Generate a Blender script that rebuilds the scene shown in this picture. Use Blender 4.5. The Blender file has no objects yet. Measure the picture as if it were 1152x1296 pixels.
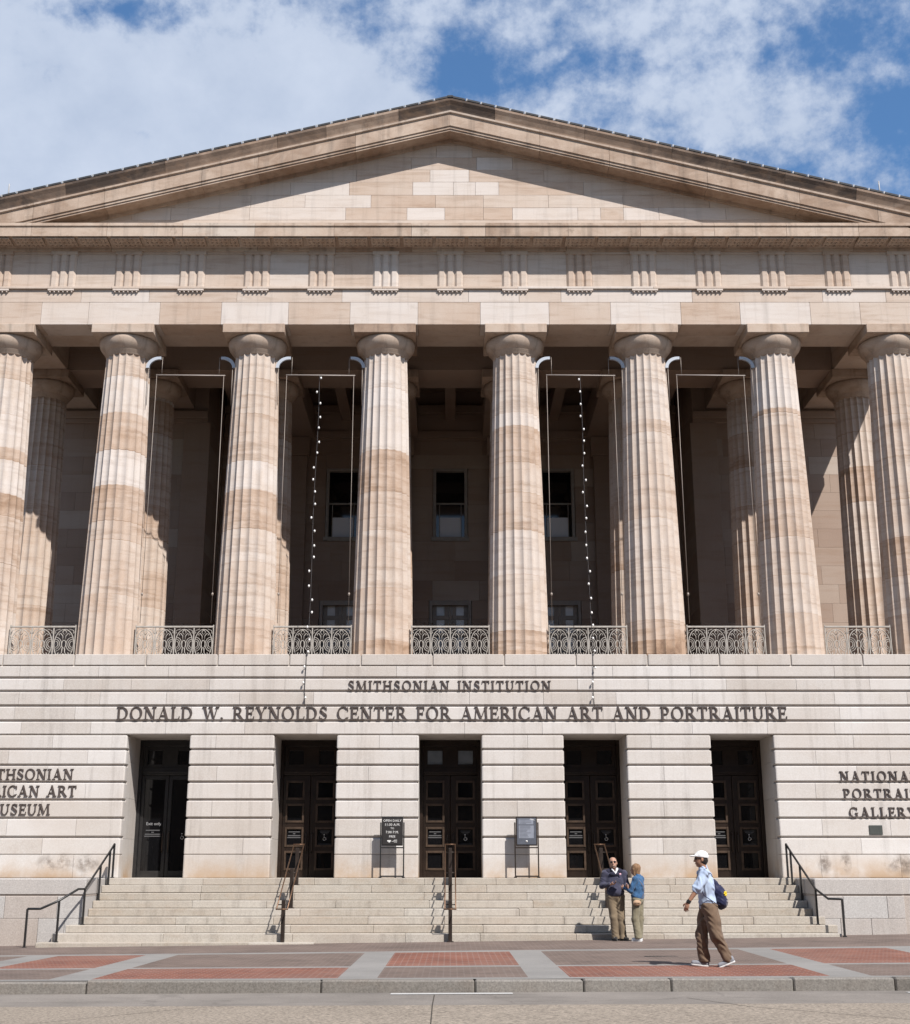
import bpy, bmesh, math, random
import numpy as np
from mathutils import Vector, Matrix
R = math.radians
scene = bpy.context.scene
COL = scene.collection
rnd = random.Random(7)

# ------------------------------------------------------------------ camera
F, CX, CY = 1607.3, 570.0, 648.0            # focal length and principal point, in 1152 x 1296 units
PITCH = 0.27648
cam = bpy.data.cameras.new('camera'); camo = bpy.data.objects.new('camera', cam); COL.objects.link(camo)
camo.location = (0, 0, 1.482); camo.rotation_euler = (math.pi / 2 + PITCH, 0, 0)
cam.sensor_fit = 'VERTICAL'; cam.sensor_height = 36.0; cam.lens = F / 1296 * 36.0
cam.shift_x = (576 - CX) / 1296; cam.shift_y = (CY - 648) / 1296
cam.clip_start = 0.1; cam.clip_end = 6000
scene.camera = camo

# ------------------------------------------------------------------ sun, sky, exposure
SUN = Vector((0.63, -1.0, 1.30)).normalized()          # towards the sun
ELEV = math.asin(SUN.z); AZ = math.atan2(SUN.x, SUN.y)  # azimuth clockwise from +Y
sl = bpy.data.lights.new('sun', 'SUN'); sl.energy = 5.0; sl.angle = R(0.53); sl.color = (1.0, 0.95, 0.90)
so = bpy.data.objects.new('sun', sl); COL.objects.link(so)
so.rotation_euler = (-SUN).to_track_quat('-Z', 'Y').to_euler(); so.location = (20, -20, 40)
vs = scene.view_settings
vs.view_transform = 'Standard'; vs.look = 'None'; vs.exposure = 0.5; vs.gamma = 1.0; vs.use_curve_mapping = False
world = bpy.data.worlds.new('World'); scene.world = world; world.use_nodes = True
wn = world.node_tree; wn.nodes.clear()
def WN(t, **k):
    n = wn.nodes.new(t)
    for a, v in k.items(): setattr(n, a, v)
    return n
def wl(a, b): wn.links.new(a, b)
def wmath(op, a, b=None, clamp=False):
    n = WN('ShaderNodeMath', operation=op, use_clamp=clamp)
    for i, v in enumerate((a, b)):
        if v is None: continue
        if hasattr(v, 'type'): wl(v, n.inputs[i])
        else: n.inputs[i].default_value = v
    return n.outputs[0]
sky = WN('ShaderNodeTexSky', sky_type='NISHITA', sun_disc=False)
sky.sun_elevation = ELEV; sky.sun_rotation = AZ; sky.air_density = 1.0; sky.dust_density = 0.4; sky.ozone_density = 2.0
skyh = WN('ShaderNodeHueSaturation'); skyh.inputs['Saturation'].default_value = 1.3
wl(sky.outputs[0], skyh.inputs['Color'])
bg1 = WN('ShaderNodeBackground'); bg1.inputs[1].default_value = 0.112; wl(skyh.outputs[0], bg1.inputs[0])
# clouds on a layer overhead: direction projected on the plane z = 1
geo = WN('ShaderNodeNewGeometry'); sep = WN('ShaderNodeSeparateXYZ')
neg = WN('ShaderNodeVectorMath', operation='SCALE'); neg.inputs['Scale'].default_value = -1
wl(geo.outputs['Incoming'], neg.inputs[0]); wl(neg.outputs[0], sep.inputs[0])
zc = wmath('MAXIMUM', sep.outputs[2], 0.04)
u = wmath('DIVIDE', sep.outputs[0], zc); v = wmath('DIVIDE', sep.outputs[1], zc)
cmb = WN('ShaderNodeCombineXYZ'); wl(u, cmb.inputs[0]); wl(v, cmb.inputs[1])
def noise(scale, detail, rough, off, dist=0.0):
    m = WN('ShaderNodeMapping'); m.inputs['Location'].default_value = off; m.inputs['Scale'].default_value = (1.0, 1.0, 1.15); wl(neg.outputs[0], m.inputs[0])
    n = WN('ShaderNodeTexNoise'); n.inputs['Scale'].default_value = scale; n.inputs['Detail'].default_value = detail
    n.inputs['Roughness'].default_value = rough; n.inputs['Distortion'].default_value = dist
    wl(m.outputs[0], n.inputs['Vector']); return n.outputs[0]
def blob(cu, cv, ru, rv):       # 1 in the middle, 0 outside
    a = wmath('DIVIDE', wmath('SUBTRACT', u, cu), ru); b = wmath('DIVIDE', wmath('SUBTRACT', v, cv), rv)
    d = wmath('SQRT', wmath('ADD', wmath('MULTIPLY', a, a), wmath('MULTIPLY', b, b)))
    return wmath('SUBTRACT', 1.0, d, clamp=True)
n1 = noise(6.0, 9.0, 0.56, (3.1, 0.7, 0.0), 0.0); n2 = noise(19.0, 8.0, 0.60, (0.3, 5.1, 2.0), 0.0)
n3 = noise(55.0, 6.0, 0.62, (1.7, 2.2, 0.4), 0.0)
dens = wmath('ADD', wmath('ADD', wmath('MULTIPLY', n1, 0.72), wmath('MULTIPLY', n2, 0.60)), wmath('MULTIPLY', wmath('SUBTRACT', n3, 0.5), 0.45))
for (cu, cv, ru, rv, w) in (
        (-0.34, 1.52, 0.48, 0.34, 0.42), (-0.62, 1.62, 0.35, 0.40, 0.25), (-0.12, 1.50, 0.14, 0.16, 0.16), (0.34, 1.52, 0.26, 0.17, 0.20), (0.50, 1.58, 0.16, 0.14, 0.18), (0.06, 1.31, 0.16, 0.09, 0.12), (0.24, 1.33, 0.14, 0.10, 0.12), (-0.55, 1.33, 0.16, 0.10, 0.08),
        (0.005, 1.43, 0.10, 0.11, -0.20), (0.08, 1.46, 0.12, 0.07, -0.10), (-0.40, 1.31, 0.12, 0.05, -0.30), (-0.428, 1.575, 0.035, 0.05, -0.28), (-0.10, 1.36, 0.06, 0.06, -0.12), (0.40, 1.40, 0.12, 0.05, -0.10), (0.50, 1.38, 0.10, 0.09, -0.13), (0.60, 1.55, 0.08, 0.12, -0.20), (0.20, 1.42, 0.06, 0.05, -0.10)):
    dens = wmath('ADD', dens, wmath('MULTIPLY', blob(cu, cv, ru, rv), w))
cr = WN('ShaderNodeMapRange', interpolation_type='SMOOTHSTEP'); wl(dens, cr.inputs[0])
cr.inputs[1].default_value = 0.505; cr.inputs[2].default_value = 0.86; cr.inputs[3].default_value = 0.08; cr.inputs[4].default_value = 0.93
cc = WN('ShaderNodeValToRGB'); wl(wmath('ADD', wmath('MULTIPLY', n1, 0.5), wmath('MULTIPLY', n2, 0.5)), cc.inputs[0])
cc.color_ramp.elements[0].position = 0.30; cc.color_ramp.elements[0].color = (0.48, 0.56, 0.71, 1)
cc.color_ramp.elements[1].position = 0.68; cc.color_ramp.elements[1].color = (0.66, 0.73, 0.86, 1)
bg2 = WN('ShaderNodeBackground'); wl(cc.outputs[0], bg2.inputs[0]); bg2.inputs[1].default_value = 0.74
mixw = WN('ShaderNodeMixShader'); wl(cr.outputs[0], mixw.inputs[0]); wl(bg1.outputs[0], mixw.inputs[1]); wl(bg2.outputs[0], mixw.inputs[2])
wout = WN('ShaderNodeOutputWorld'); wl(mixw.outputs[0], wout.inputs[0])

# ------------------------------------------------------------------ materials
def new_mat(name):
    m = bpy.data.materials.new(name); m.use_nodes = True; m.node_tree.nodes.clear(); return m
class NT:
    def __init__(s, m):
        s.t = m.node_tree; s.m = m
        s.out = s.t.nodes.new('ShaderNodeOutputMaterial'); s.b = s.t.nodes.new('ShaderNodeBsdfPrincipled')
        s.t.links.new(s.b.outputs[0], s.out.inputs[0])
        s.co = s.t.nodes.new('ShaderNodeTexCoord').outputs['Object']
    def n(s, t, **k):
        n = s.t.nodes.new(t)
        for a, v in k.items(): setattr(n, a, v)
        return n
    def l(s, a, b): s.t.links.new(a, b)
    def put(s, sock, v):
        if hasattr(v, 'node'): s.l(v, sock)
        else: sock.default_value = v
    def math(s, op, a, b=None, clamp=False):
        n = s.n('ShaderNodeMath', operation=op, use_clamp=clamp); s.put(n.inputs[0], a)
        if b is not None: s.put(n.inputs[1], b)
        return n.outputs[0]
    def map(s, scale=(1, 1, 1), loc=(0, 0, 0), rot=(0, 0, 0), src=None):
        n = s.n('ShaderNodeMapping'); s.l(src or s.co, n.inputs[0])
        n.inputs['Scale'].default_value = scale; n.inputs['Location'].default_value = loc; n.inputs['Rotation'].default_value = rot
        return n.outputs[0]
    def noise(s, scale, detail=4, rough=0.55, vec=None, dist=0.0):
        n = s.n('ShaderNodeTexNoise'); s.l(vec or s.co, n.inputs['Vector'])
        n.inputs['Scale'].default_value = scale; n.inputs['Detail'].default_value = detail
        n.inputs['Roughness'].default_value = rough; n.inputs['Distortion'].default_value = dist
        return n.outputs[0]
    def ramp(s, f, stops):
        n = s.n('ShaderNodeValToRGB'); s.put(n.inputs[0], f); e = n.color_ramp.elements
        while len(e) < len(stops): e.new(0.5)
        for i, (p, c) in enumerate(stops):
            e[i].position = p; e[i].color = (c[0], c[1], c[2], 1) if hasattr(c, '__len__') else (c, c, c, 1)
        return n.outputs[0]
    def mix(s, f, a, b, mode='MIX'):
        n = s.n('ShaderNodeMix', data_type='RGBA', blend_type=mode); s.put(n.inputs[0], f)
        for i, v in ((6, a), (7, b)):
            if hasattr(v, 'node'): s.l(v, n.inputs[i])
            else: n.inputs[i].default_value = (v[0], v[1], v[2], 1)
        return n.outputs[2]
    def bump(s, h, strength=0.3, dist=0.01):
        n = s.n('ShaderNodeBump'); n.inputs['Strength'].default_value = strength; n.inputs['Distance'].default_value = dist
        s.l(h, n.inputs['Height']); s.l(n.outputs[0], s.b.inputs['Normal'])
    def fin(s, col, rough=0.8, metal=0.0, spec=0.3, k=0.76):
        col = s.mix(1.0, col, (k, k, k), 'MULTIPLY') if hasattr(col, 'node') else tuple(x * k for x in col[:3])
        if hasattr(col, 'node'): s.l(col, s.b.inputs['Base Color'])
        else: s.b.inputs['Base Color'].default_value = (*col[:3], 1)
        s.put(s.b.inputs['Roughness'], rough); s.b.inputs['Metallic'].default_value = metal
        s.b.inputs['Specular IOR Level'].default_value = spec
        return s.m
    def attr(s, name):
        n = s.n('ShaderNodeAttribute'); n.attribute_name = name; return n.outputs['Fac']

def stone(name, stops, blots=(), cream=0.0, mott=0.0, vein=0.35, veincol=(0.30, 0.19, 0.12), streak=0.25, speck=0.10, rough=0.85, veinscale=(0.5, 0.5, 5.0), rot=(0, 0.10, 0), stain=None, spot=0.2):
    t = NT(new_mat(name)); tone = t.attr('tone')
    # shift the pattern from block to block so neighbours never continue each other
    shift = t.n('ShaderNodeVectorMath', operation='MULTIPLY_ADD')
    t.l(t.attr('tone'), shift.inputs[0]); shift.inputs[1].default_value = (53.0, 0, 31.0); t.l(t.co, shift.inputs[2])
    co = shift.outputs[0]
    big = t.noise(0.55, 3, 0.5, vec=co)
    tn = t.math('ADD', tone, t.math('MULTIPLY', t.math('SUBTRACT', big, 0.5), 0.6))
    if mott:
        m1 = t.noise(1.1, 9, 0.68, vec=t.map((1.0, 1.0, 1.7), src=co), dist=0.8)
        tn = t.math('ADD', tn, t.math('MULTIPLY', t.math('SUBTRACT', m1, 0.5), mott))
    c = t.ramp(tn, stops)
    v1 = t.noise(1.6, 8, 0.62, vec=t.map(veinscale, rot=rot, src=co), dist=0.5)
    vm = t.ramp(v1, [(0.50, 0.0), (0.66, 1.0)])
    amt = t.math('MULTIPLY', vm, t.math('MULTIPLY', vein, t.math('ADD', 0.35, tone), clamp=True))
    c = t.mix(amt, c, veincol)
    s1 = t.noise(1.3, 7, 0.65, vec=t.map((3.4, 3.4, 0.22)))
    sm = t.math('MULTIPLY', t.ramp(s1, [(0.52, 0.0), (0.75, 1.0)]), streak)
    c = t.mix(sm, c, (0.12, 0.10, 0.085))
    sp = t.noise(2.2, 9, 0.75); spm = t.math('MULTIPLY', t.ramp(sp, [(0.60, 0.0), (0.72, 1.0)]), spot)
    c = t.mix(spm, c, (0.17, 0.12, 0.085))
    fine = t.noise(38, 5, 0.7)
    c = t.mix(speck, c, t.ramp(fine, [(0.32, 0.12), (0.68, 0.88)]), 'OVERLAY')
    if stain:
        z0, z1, colr, k = stain
        sepn = t.n('ShaderNodeSeparateXYZ'); t.l(t.co, sepn.inputs[0])
        g = t.n('ShaderNodeMapRange'); t.l(sepn.outputs[2], g.inputs[0]); g.inputs[1].default_value = z1; g.inputs[2].default_value = z0
        gm = t.math('MULTIPLY', t.math('MULTIPLY', g.outputs[0], t.ramp(t.noise(0.9, 5, 0.6), [(0.36, 0.0), (0.62, 1.0)])), k)
        c = t.mix(gm, c, colr)
    if cream:
        cm = t.math('MULTIPLY', t.ramp(t.noise(0.45, 4, 0.6), [(0.42, 0.0), (0.66, 1.0)]), cream)
        c = t.mix(cm, c, (0.51, 0.43, 0.36))
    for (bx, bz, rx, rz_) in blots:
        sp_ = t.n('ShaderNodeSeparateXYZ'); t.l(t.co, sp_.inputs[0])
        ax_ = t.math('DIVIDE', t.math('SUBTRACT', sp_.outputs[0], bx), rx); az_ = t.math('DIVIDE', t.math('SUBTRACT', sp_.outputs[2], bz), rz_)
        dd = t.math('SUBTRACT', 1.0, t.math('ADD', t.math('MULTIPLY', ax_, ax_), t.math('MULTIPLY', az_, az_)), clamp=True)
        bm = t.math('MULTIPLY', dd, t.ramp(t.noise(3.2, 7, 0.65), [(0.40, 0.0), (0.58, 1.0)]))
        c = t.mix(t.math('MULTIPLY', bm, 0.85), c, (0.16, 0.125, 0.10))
    h = t.math('ADD', t.math('MULTIPLY', fine, 0.4), t.math('MULTIPLY', v1, 0.6))
    t.bump(h, 0.35, 0.012)
    return t.fin(c, rough, 0, 0.2)

SAND = [(0.0, (0.685, 0.615, 0.56)), (0.34, (0.615, 0.515, 0.435)), (0.66, (0.54, 0.412, 0.322)), (0.88, (0.43, 0.297, 0.208)), (1.0, (0.25, 0.16, 0.108))]
M = {}
M['sand'] = stone('aquia_sandstone', SAND, mott=0.35)
M['column'] = stone('column_sandstone', SAND, mott=1.0, vein=0.55, streak=0.16, veinscale=(0.4, 0.4, 4.0), rot=(0.05, 0.16, 0), spot=0.28)
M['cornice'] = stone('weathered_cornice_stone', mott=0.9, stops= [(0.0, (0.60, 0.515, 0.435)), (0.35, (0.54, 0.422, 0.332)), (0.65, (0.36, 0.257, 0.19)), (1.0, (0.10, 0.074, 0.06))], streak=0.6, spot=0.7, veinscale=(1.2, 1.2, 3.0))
M['inner'] = stone('shaded_porch_sandstone', [(0.0, (0.51, 0.43, 0.365)), (0.5, (0.41, 0.313, 0.25)), (1.0, (0.32, 0.225, 0.172))], vein=0.3, streak=0.1, veinscale=(0.3, 0.3, 2.6), spot=0.1)  # facade sandstone made darker: the porch's shade is put into the colour
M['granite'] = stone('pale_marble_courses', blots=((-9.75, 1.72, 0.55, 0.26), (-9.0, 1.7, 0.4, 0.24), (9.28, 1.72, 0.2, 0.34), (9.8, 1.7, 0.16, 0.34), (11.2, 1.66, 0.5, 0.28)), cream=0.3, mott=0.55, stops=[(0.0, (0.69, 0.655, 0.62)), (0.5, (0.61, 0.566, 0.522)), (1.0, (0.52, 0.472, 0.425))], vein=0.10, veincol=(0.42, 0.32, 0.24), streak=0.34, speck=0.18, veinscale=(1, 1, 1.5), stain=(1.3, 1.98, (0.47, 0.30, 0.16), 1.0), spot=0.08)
M['steps'] = stone('step_granite', cream=0.3, mott=0.7, stops=[(0.0, (0.52, 0.482, 0.425)), (0.5, (0.475, 0.432, 0.372)), (1.0, (0.425, 0.378, 0.315))], vein=0.22, veincol=(0.36, 0.25, 0.16), streak=0.42, speck=0.25, veinscale=(1.5, 1.5, 4.0), spot=0.2)
M['cheek'] = stone('grey_granite', [(0.0, (0.53, 0.515, 0.495)), (0.5, (0.50, 0.462, 0.43)), (1.0, (0.46, 0.395, 0.345))], vein=0.06, streak=0.12, speck=0.26, veinscale=(1, 1, 1), spot=0.1)
M['curb'] = stone('curb_granite', [(0.0, (0.28, 0.262, 0.238)), (0.5, (0.225, 0.208, 0.187)), (1.0, (0.165, 0.15, 0.133))], vein=0.1, streak=0.3, speck=0.4, veinscale=(1, 1, 1), spot=0.35)

def simple(name, col, rough=0.5, metal=0.0, spec=0.5, var=0.12, scale=9.0, bump=0.0):
    t = NT(new_mat(name)); n = t.noise(scale, 5, 0.6)
    lo = tuple(c * (1 - var) for c in col); hi = tuple(min(1, c * (1 + var)) for c in col)
    c = t.ramp(n, [(0.3, lo), (0.7, hi)])
    if bump: t.bump(t.noise(scale * 4, 4, 0.6), bump, 0.004)
    return t.fin(c, rough, metal, spec)
M['letter'] = simple('bronze_letters', (0.085, 0.066, 0.058), 0.6, 0.0, 0.3, 0.25)
M['blacksteel'] = simple('black_painted_steel', (0.022, 0.021, 0.021), 0.38, 0, 0.5, 0.3)
M['brownsteel'] = simple('dark_bronze_post', (0.042, 0.03, 0.024), 0.4, 0.3, 0.5, 0.3)
M['brass'] = simple('worn_brass_rail', (0.17, 0.095, 0.055), 0.42, 0.6, 0.5, 0.3)
M['iron'] = simple('weathered_iron', (0.43, 0.40, 0.36), 0.75, 0.0, 0.3, 0.2)
M['bronzedoor'] = simple('bronze_door', (0.027, 0.0165, 0.0115), 0.34, 0.3, 0.5, 0.35, 4.0)
M['bronzetrim'] = simple('worn_bronze_trim', (0.082, 0.054, 0.037), 0.42, 0.35, 0.5, 0.4, 5.0)
M['doorglass'] = simple('dark_door_glass', (0.006, 0.006, 0.007), 0.06, 0, 0.5, 0.2)
M['glass'] = simple('dark_window_glass', (0.008, 0.009, 0.011), 0.05, 0, 0.5, 0.2)
M['paleglass'] = simple('pale_blind_glass', (0.27, 0.32, 0.38), 0.15, 0, 0.5, 0.25, 2.0)
M['blind'] = simple('white_window_blind', (0.84, 0.88, 0.95), 0.6, 0, 0.2, 0.04, 1.0)
M['porchglass'] = simple('sky_painted_porch_glass', (0.80, 0.90, 0.97), 0.2, 0, 0.5, 0.25, 1.2)  # pale blue paints the sky's reflection into the porch door panes
M['frame'] = simple('painted_window_frame', (0.40, 0.37, 0.335), 0.6, 0, 0.3, 0.1)
M['bracket'] = simple('pale_painted_bracket', (0.50, 0.54, 0.60), 0.5, 0, 0.4, 0.06)
M['rod'] = simple('white_banner_rod', (0.42, 0.37, 0.335), 0.5, 0, 0.4, 0.06)
M['cable'] = simple('grey_steel_cable', (0.34, 0.29, 0.25), 0.5, 0.2, 0.4, 0.06)
M['wire'] = simple('black_flex', (0.05, 0.045, 0.045), 0.6, 0, 0.3, 0.1)
M['bulb'] = simple('white_glass_bulb', (0.9, 0.88, 0.84), 0.2, 0, 0.5, 0.03)
M['slate'] = simple('dark_roof_slate', (0.045, 0.046, 0.05), 0.7, 0, 0.3, 0.3)
M['lead'] = simple('pale_lead_flashing', (0.40, 0.40, 0.40), 0.6, 0.1, 0.4, 0.2)
M['signblack'] = simple('black_sign_panel', (0.026, 0.023, 0.022), 0.5, 0, 0.4, 0.15)
M['signgrey'] = simple('grey_sign_poster', (0.105, 0.115, 0.14), 0.35, 0, 0.5, 0.15)
M['signpale'] = simple('pale_sign_print', (0.27, 0.29, 0.34), 0.5, 0, 0.3, 0.1)
M['white'] = simple('white_sign_paint', (0.78, 0.77, 0.75), 0.6, 0, 0.3, 0.03)
M['dimwhite'] = simple('dull_white_print', (0.36, 0.36, 0.37), 0.6, 0, 0.3, 0.05)
M['plaque'] = simple('grey_green_plaque', (0.085, 0.092, 0.083), 0.5, 0.3, 0.4, 0.15)
M['greytext'] = simple('dim_grey_print', (0.11, 0.11, 0.115), 0.6, 0, 0.3, 0.1)

def brick(name, c1, c2, mortar, scale=1.0, ms=0.012, rot=0.0, bw=0.21, rh=0.105, streak=0.3):
    t = NT(new_mat(name)); v = t.map((1, 1, 1), rot=(0, 0, rot))
    b = t.n('ShaderNodeTexBrick'); t.l(v, b.inputs['Vector']); b.inputs['Scale'].default_value = scale
    b.inputs['Color1'].default_value = (*c1, 1); b.inputs['Color2'].default_value = (*c2, 1); b.inputs['Mortar'].default_value = (*mortar, 1)
    b.inputs['Mortar Size'].default_value = ms; b.inputs['Brick Width'].default_value = bw; b.inputs['Row Height'].default_value = rh
    b.inputs['Mortar Smooth'].default_value = 0.3; b.offset = 0.5; b.inputs['Bias'].default_value = -0.1
    c = t.mix(0.5, b.outputs[0], t.ramp(t.noise(0.7, 5, 0.6), [(0.3, 0.3), (0.7, 0.7)]), 'OVERLAY')
    c = t.mix(t.math('MULTIPLY', t.ramp(t.noise(2.3, 7, 0.7), [(0.5, 0.0), (0.75, 1.0)]), streak), c, (0.10, 0.085, 0.075))
    gum = t.n('ShaderNodeTexVoronoi'); gum.inputs['Scale'].default_value = 2.3; t.l(t.co, gum.inputs['Vector'])
    c = t.mix(t.math('MULTIPLY', t.ramp(gum.outputs['Distance'], [(0.045, 1.0), (0.06, 0.0)]), 0.5), c, (0.07, 0.06, 0.055))
    wear = t.noise(0.35, 6, 0.65); c = t.mix(t.math('MULTIPLY', t.ramp(wear, [(0.42, 0.0), (0.7, 1.0)]), 0.5), c, (0.20, 0.15, 0.125))
    t.bump(b.outputs['Fac'], -0.3, 0.006)
    return t.fin(c, 0.88, 0, 0.2)
M['redbrick'] = brick('red_paving_brick', (0.275, 0.098, 0.062), (0.165, 0.058, 0.043), (0.31, 0.21, 0.175))
M['brownbrick'] = brick('brown_paving_brick', (0.19, 0.142, 0.120), (0.130, 0.096, 0.084), (0.23, 0.19, 0.165))
def concrete(name, col, speck=0.25, crack=0.0, sc=60.0, blot=0.3):
    t = NT(new_mat(name))
    c = t.ramp(t.noise(0.6, 6, 0.6), [(0.3, tuple(x * (1 - blot * 0.5) for x in col)), (0.7, tuple(x * (1 + blot * 0.35) for x in col))])
    f = t.noise(sc, 6, 0.75); c = t.mix(speck, c, t.ramp(f, [(0.3, 0.05), (0.7, 0.95)]), 'OVERLAY')
    s2 = t.noise(1.1, 8, 0.7, vec=t.map((0.6, 2.2, 1)))
    c = t.mix(t.math('MULTIPLY', t.ramp(s2, [(0.55, 0.0), (0.72, 1.0)]), blot * 1.7), c, tuple(x * 0.55 for x in col))
    if crack:
        vo = t.n('ShaderNodeTexVoronoi', feature='DISTANCE_TO_EDGE'); vo.inputs['Scale'].default_value = 0.28
        wob = t.n('ShaderNodeVectorMath', operation='ADD'); t.l(t.co, wob.inputs[0])
        nn = t.n('ShaderNodeTexNoise'); nn.inputs['Scale'].default_value = 1.5; nn.inputs['Detail'].default_value = 6; t.l(t.co, nn.inputs['Vector'])
        t.l(nn.outputs['Color'], wob.inputs[1]); t.l(wob.outputs[0], vo.inputs['Vector'])
        c = t.mix(t.math('MULTIPLY', t.ramp(vo.outputs[0], [(0.0, 1.0), (0.010, 0.0)]), crack), c, (0.05, 0.045, 0.04))
    t.bump(f, 0.4, 0.006)
    return t.fin(c, 0.9, 0, 0.2)
M['band'] = concrete('grey_concrete_band', (0.285, 0.275, 0.26), 0.2)
M['road'] = concrete('exposed_aggregate_road', (0.31, 0.265, 0.215), 0.8, 0.0, 22.0, 0.18)
M['gutter'] = concrete('gutter_concrete', (0.255, 0.23, 0.205), 0.3, 0.25, 45.0, 0.45)
M['ground'] = concrete('city_ground', (0.20, 0.19, 0.175), 0.3)
M['paint'] = concrete('worn_white_paint', (0.60, 0.59, 0.57), 0.3)
M['joint'] = simple('dark_joint_sealant', (0.075, 0.065, 0.055), 0.9, 0, 0.2, 0.3)

# ------------------------------------------------------------------ mesh builder
class MB:
    def __init__(s): s.v = []; s.f = []; s.t = []; s.sm = []; s.mi = []
    def add(s, vs, fs, tone=0.4, smooth=False, mi=0):
        o = len(s.v); s.v += [tuple(p) for p in vs]
        for f in fs: s.f.append(tuple(i + o for i in f)); s.t.append(tone); s.sm.append(smooth); s.mi.append(mi)
    def box(s, x0, x1, y0, y1, z0, z1, tone=0.4, b=0.0, mi=0, smooth=False):
        if b <= 0:
            vs = [(x, y, z) for z in (z0, z1) for y in (y0, y1) for x in (x0, x1)]
            s.add(vs, [(0, 2, 3, 1), (4, 5, 7, 6), (0, 1, 5, 4), (2, 6, 7, 3), (0, 4, 6, 2), (1, 3, 7, 5)], tone, smooth, mi); return
        vs = []; idx = {}
        X, Y, Zz = (x0, x1), (y0, y1), (z0, z1)
        for i in (0, 1):
            for j in (0, 1):
                for k in (0, 1):
                    p = (X[i], Y[j], Zz[k]); q = (X[i] + (b if i == 0 else -b), Y[j] + (b if j == 0 else -b), Zz[k] + (b if k == 0 else -b))
                    for a in range(3):
                        idx[(i, j, k, a)] = len(vs)
                        vs.append(tuple(p[c] if c == a else q[c] for c in range(3)))
        fs = []
        for a in range(3):
            o1, o2 = [c for c in range(3) if c != a]
            for s_ in (0, 1):
                loop = []
                for (m, n) in ((0, 0), (1, 0), (1, 1), (0, 1)):
                    key = [0, 0, 0]; key[a] = s_; key[o1] = m; key[o2] = n; loop.append(idx[(*key, a)])
                fs.append(loop)
            for m in (0, 1):
                for n in (0, 1):
                    k0 = [0, 0, 0]; k0[o1] = m; k0[o2] = n; k1 = list(k0); k1[a] = 1
                    fs.append([idx[(*k0, o1)], idx[(*k1, o1)], idx[(*k1, o2)], idx[(*k0, o2)]])
        for key in [(i, j, k) for i in (0, 1) for j in (0, 1) for k in (0, 1)]:
            fs.append([idx[(*key, 0)], idx[(*key, 1)], idx[(*key, 2)]])
        c = Vector(((x0 + x1) / 2, (y0 + y1) / 2, (z0 + z1) / 2)); out = []
        for f in fs:
            P = [Vector(vs[i]) for i in f]; nrm = (P[1] - P[0]).cross(P[2] - P[0]); m = sum(P, Vector()) / len(P)
            out.append(tuple(f) if nrm.dot(m - c) > 0 else tuple(reversed(f)))
        s.add(vs, out, tone, smooth, mi)
    def prism(s, poly, a0, a1, axis='x', tone=0.4, mi=0):
        """closed 2-D outline swept along an axis; poly in the other two axes (cyclic order)"""
        def P(p, a): return {'x': (a, p[0], p[1]), 'y': (p[0], a, p[1]), 'z': (p[0], p[1], a)}[axis]
        n = len(poly); area = sum(poly[i][0] * poly[(i + 1) % n][1] - poly[(i + 1) % n][0] * poly[i][1] for i in range(n))
        pl = list(poly) if (area > 0) != (axis == 'y') else list(reversed(poly))
        vs = [P(p, a0) for p in pl] + [P(p, a1) for p in pl]
        fs = [tuple(reversed(range(n))), tuple(range(n, 2 * n))] + [(i, (i + 1) % n, n + (i + 1) % n, n + i) for i in range(n)]
        s.add(vs, fs, tone, False, mi)
    def tube(s, pts, r, n=8, tone=0.4, smooth=True, mi=0, cap=True, ry=None):
        pts = [Vector(p) for p in pts]; rings = []; prev = None; base = len(s.v); vs = []; fs = []
        for i, p in enumerate(pts):
            d = (pts[min(i + 1, len(pts) - 1)] - pts[max(i - 1, 0)]).normalized()
            up = Vector((0, 0, 1)) if abs(d.z) < 0.95 else Vector((0, 1, 0))
            if prev is not None: up = prev
            a = d.cross(up).normalized(); bb = a.cross(d).normalized(); prev = bb
            rr = r[i] if hasattr(r, '__len__') else r
            for k in range(n):
                th = 2 * math.pi * (k + 0.5) / n; vs.append(p + a * math.cos(th) * rr + bb * math.sin(th) * (ry if ry else rr))
        m = len(pts)
        for i in range(m - 1):
            for k in range(n): fs.append((i * n + k, i * n + (k + 1) % n, (i + 1) * n + (k + 1) % n, (i + 1) * n + k))
        if cap: fs += [tuple(reversed(range(n))), tuple(range((m - 1) * n, m * n))]
        s.add(vs, fs, tone, smooth, mi)
    def lathe(s, prof, n=32, cx=0, cy=0, tone=0.4, smooth=True, cap=True):
        vs = []; fs = []; m = len(prof)
        for (r, z) in prof:
            for k in range(n): th = 2 * math.pi * k / n; vs.append((cx + r * math.cos(th), cy + r * math.sin(th), z))
        for i in range(m - 1):
            for k in range(n): fs.append((i * n + k, i * n + (k + 1) % n, (i + 1) * n + (k + 1) % n, (i + 1) * n + k))
        if cap: fs += [tuple(reversed(range(n))), tuple(range((m - 1) * n, m * n))]
        s.add(vs, fs, tone, smooth)
    def mesh(s, name, mats):
        me = bpy.data.meshes.new(name); me.from_pydata(s.v, [], s.f)
        for m in (mats if isinstance(mats, (list, tuple)) else [mats]): me.materials.append(m)
        at = me.attributes.new('tone', 'FLOAT', 'FACE'); at.data.foreach_set('value', s.t)
        me.polygons.foreach_set('use_smooth', s.sm); me.polygons.foreach_set('material_index', s.mi)
        me.update(); return me
    def build(s, name, mats, parent=None, loc=None):
        return link(name, s.mesh(name, mats), parent, loc)
def link(name, me, parent=None, loc=None):
    o = bpy.data.objects.new(name, me); COL.objects.link(o)
    if parent: o.parent = parent
    if loc: o.location = loc
    return o
def tag(o, label=None, cat=None, group=None, kind=None):
    if label: o['label'] = label
    if cat: o['category'] = cat
    if group: o['group'] = group
    if kind: o['kind'] = kind
    return o
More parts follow.
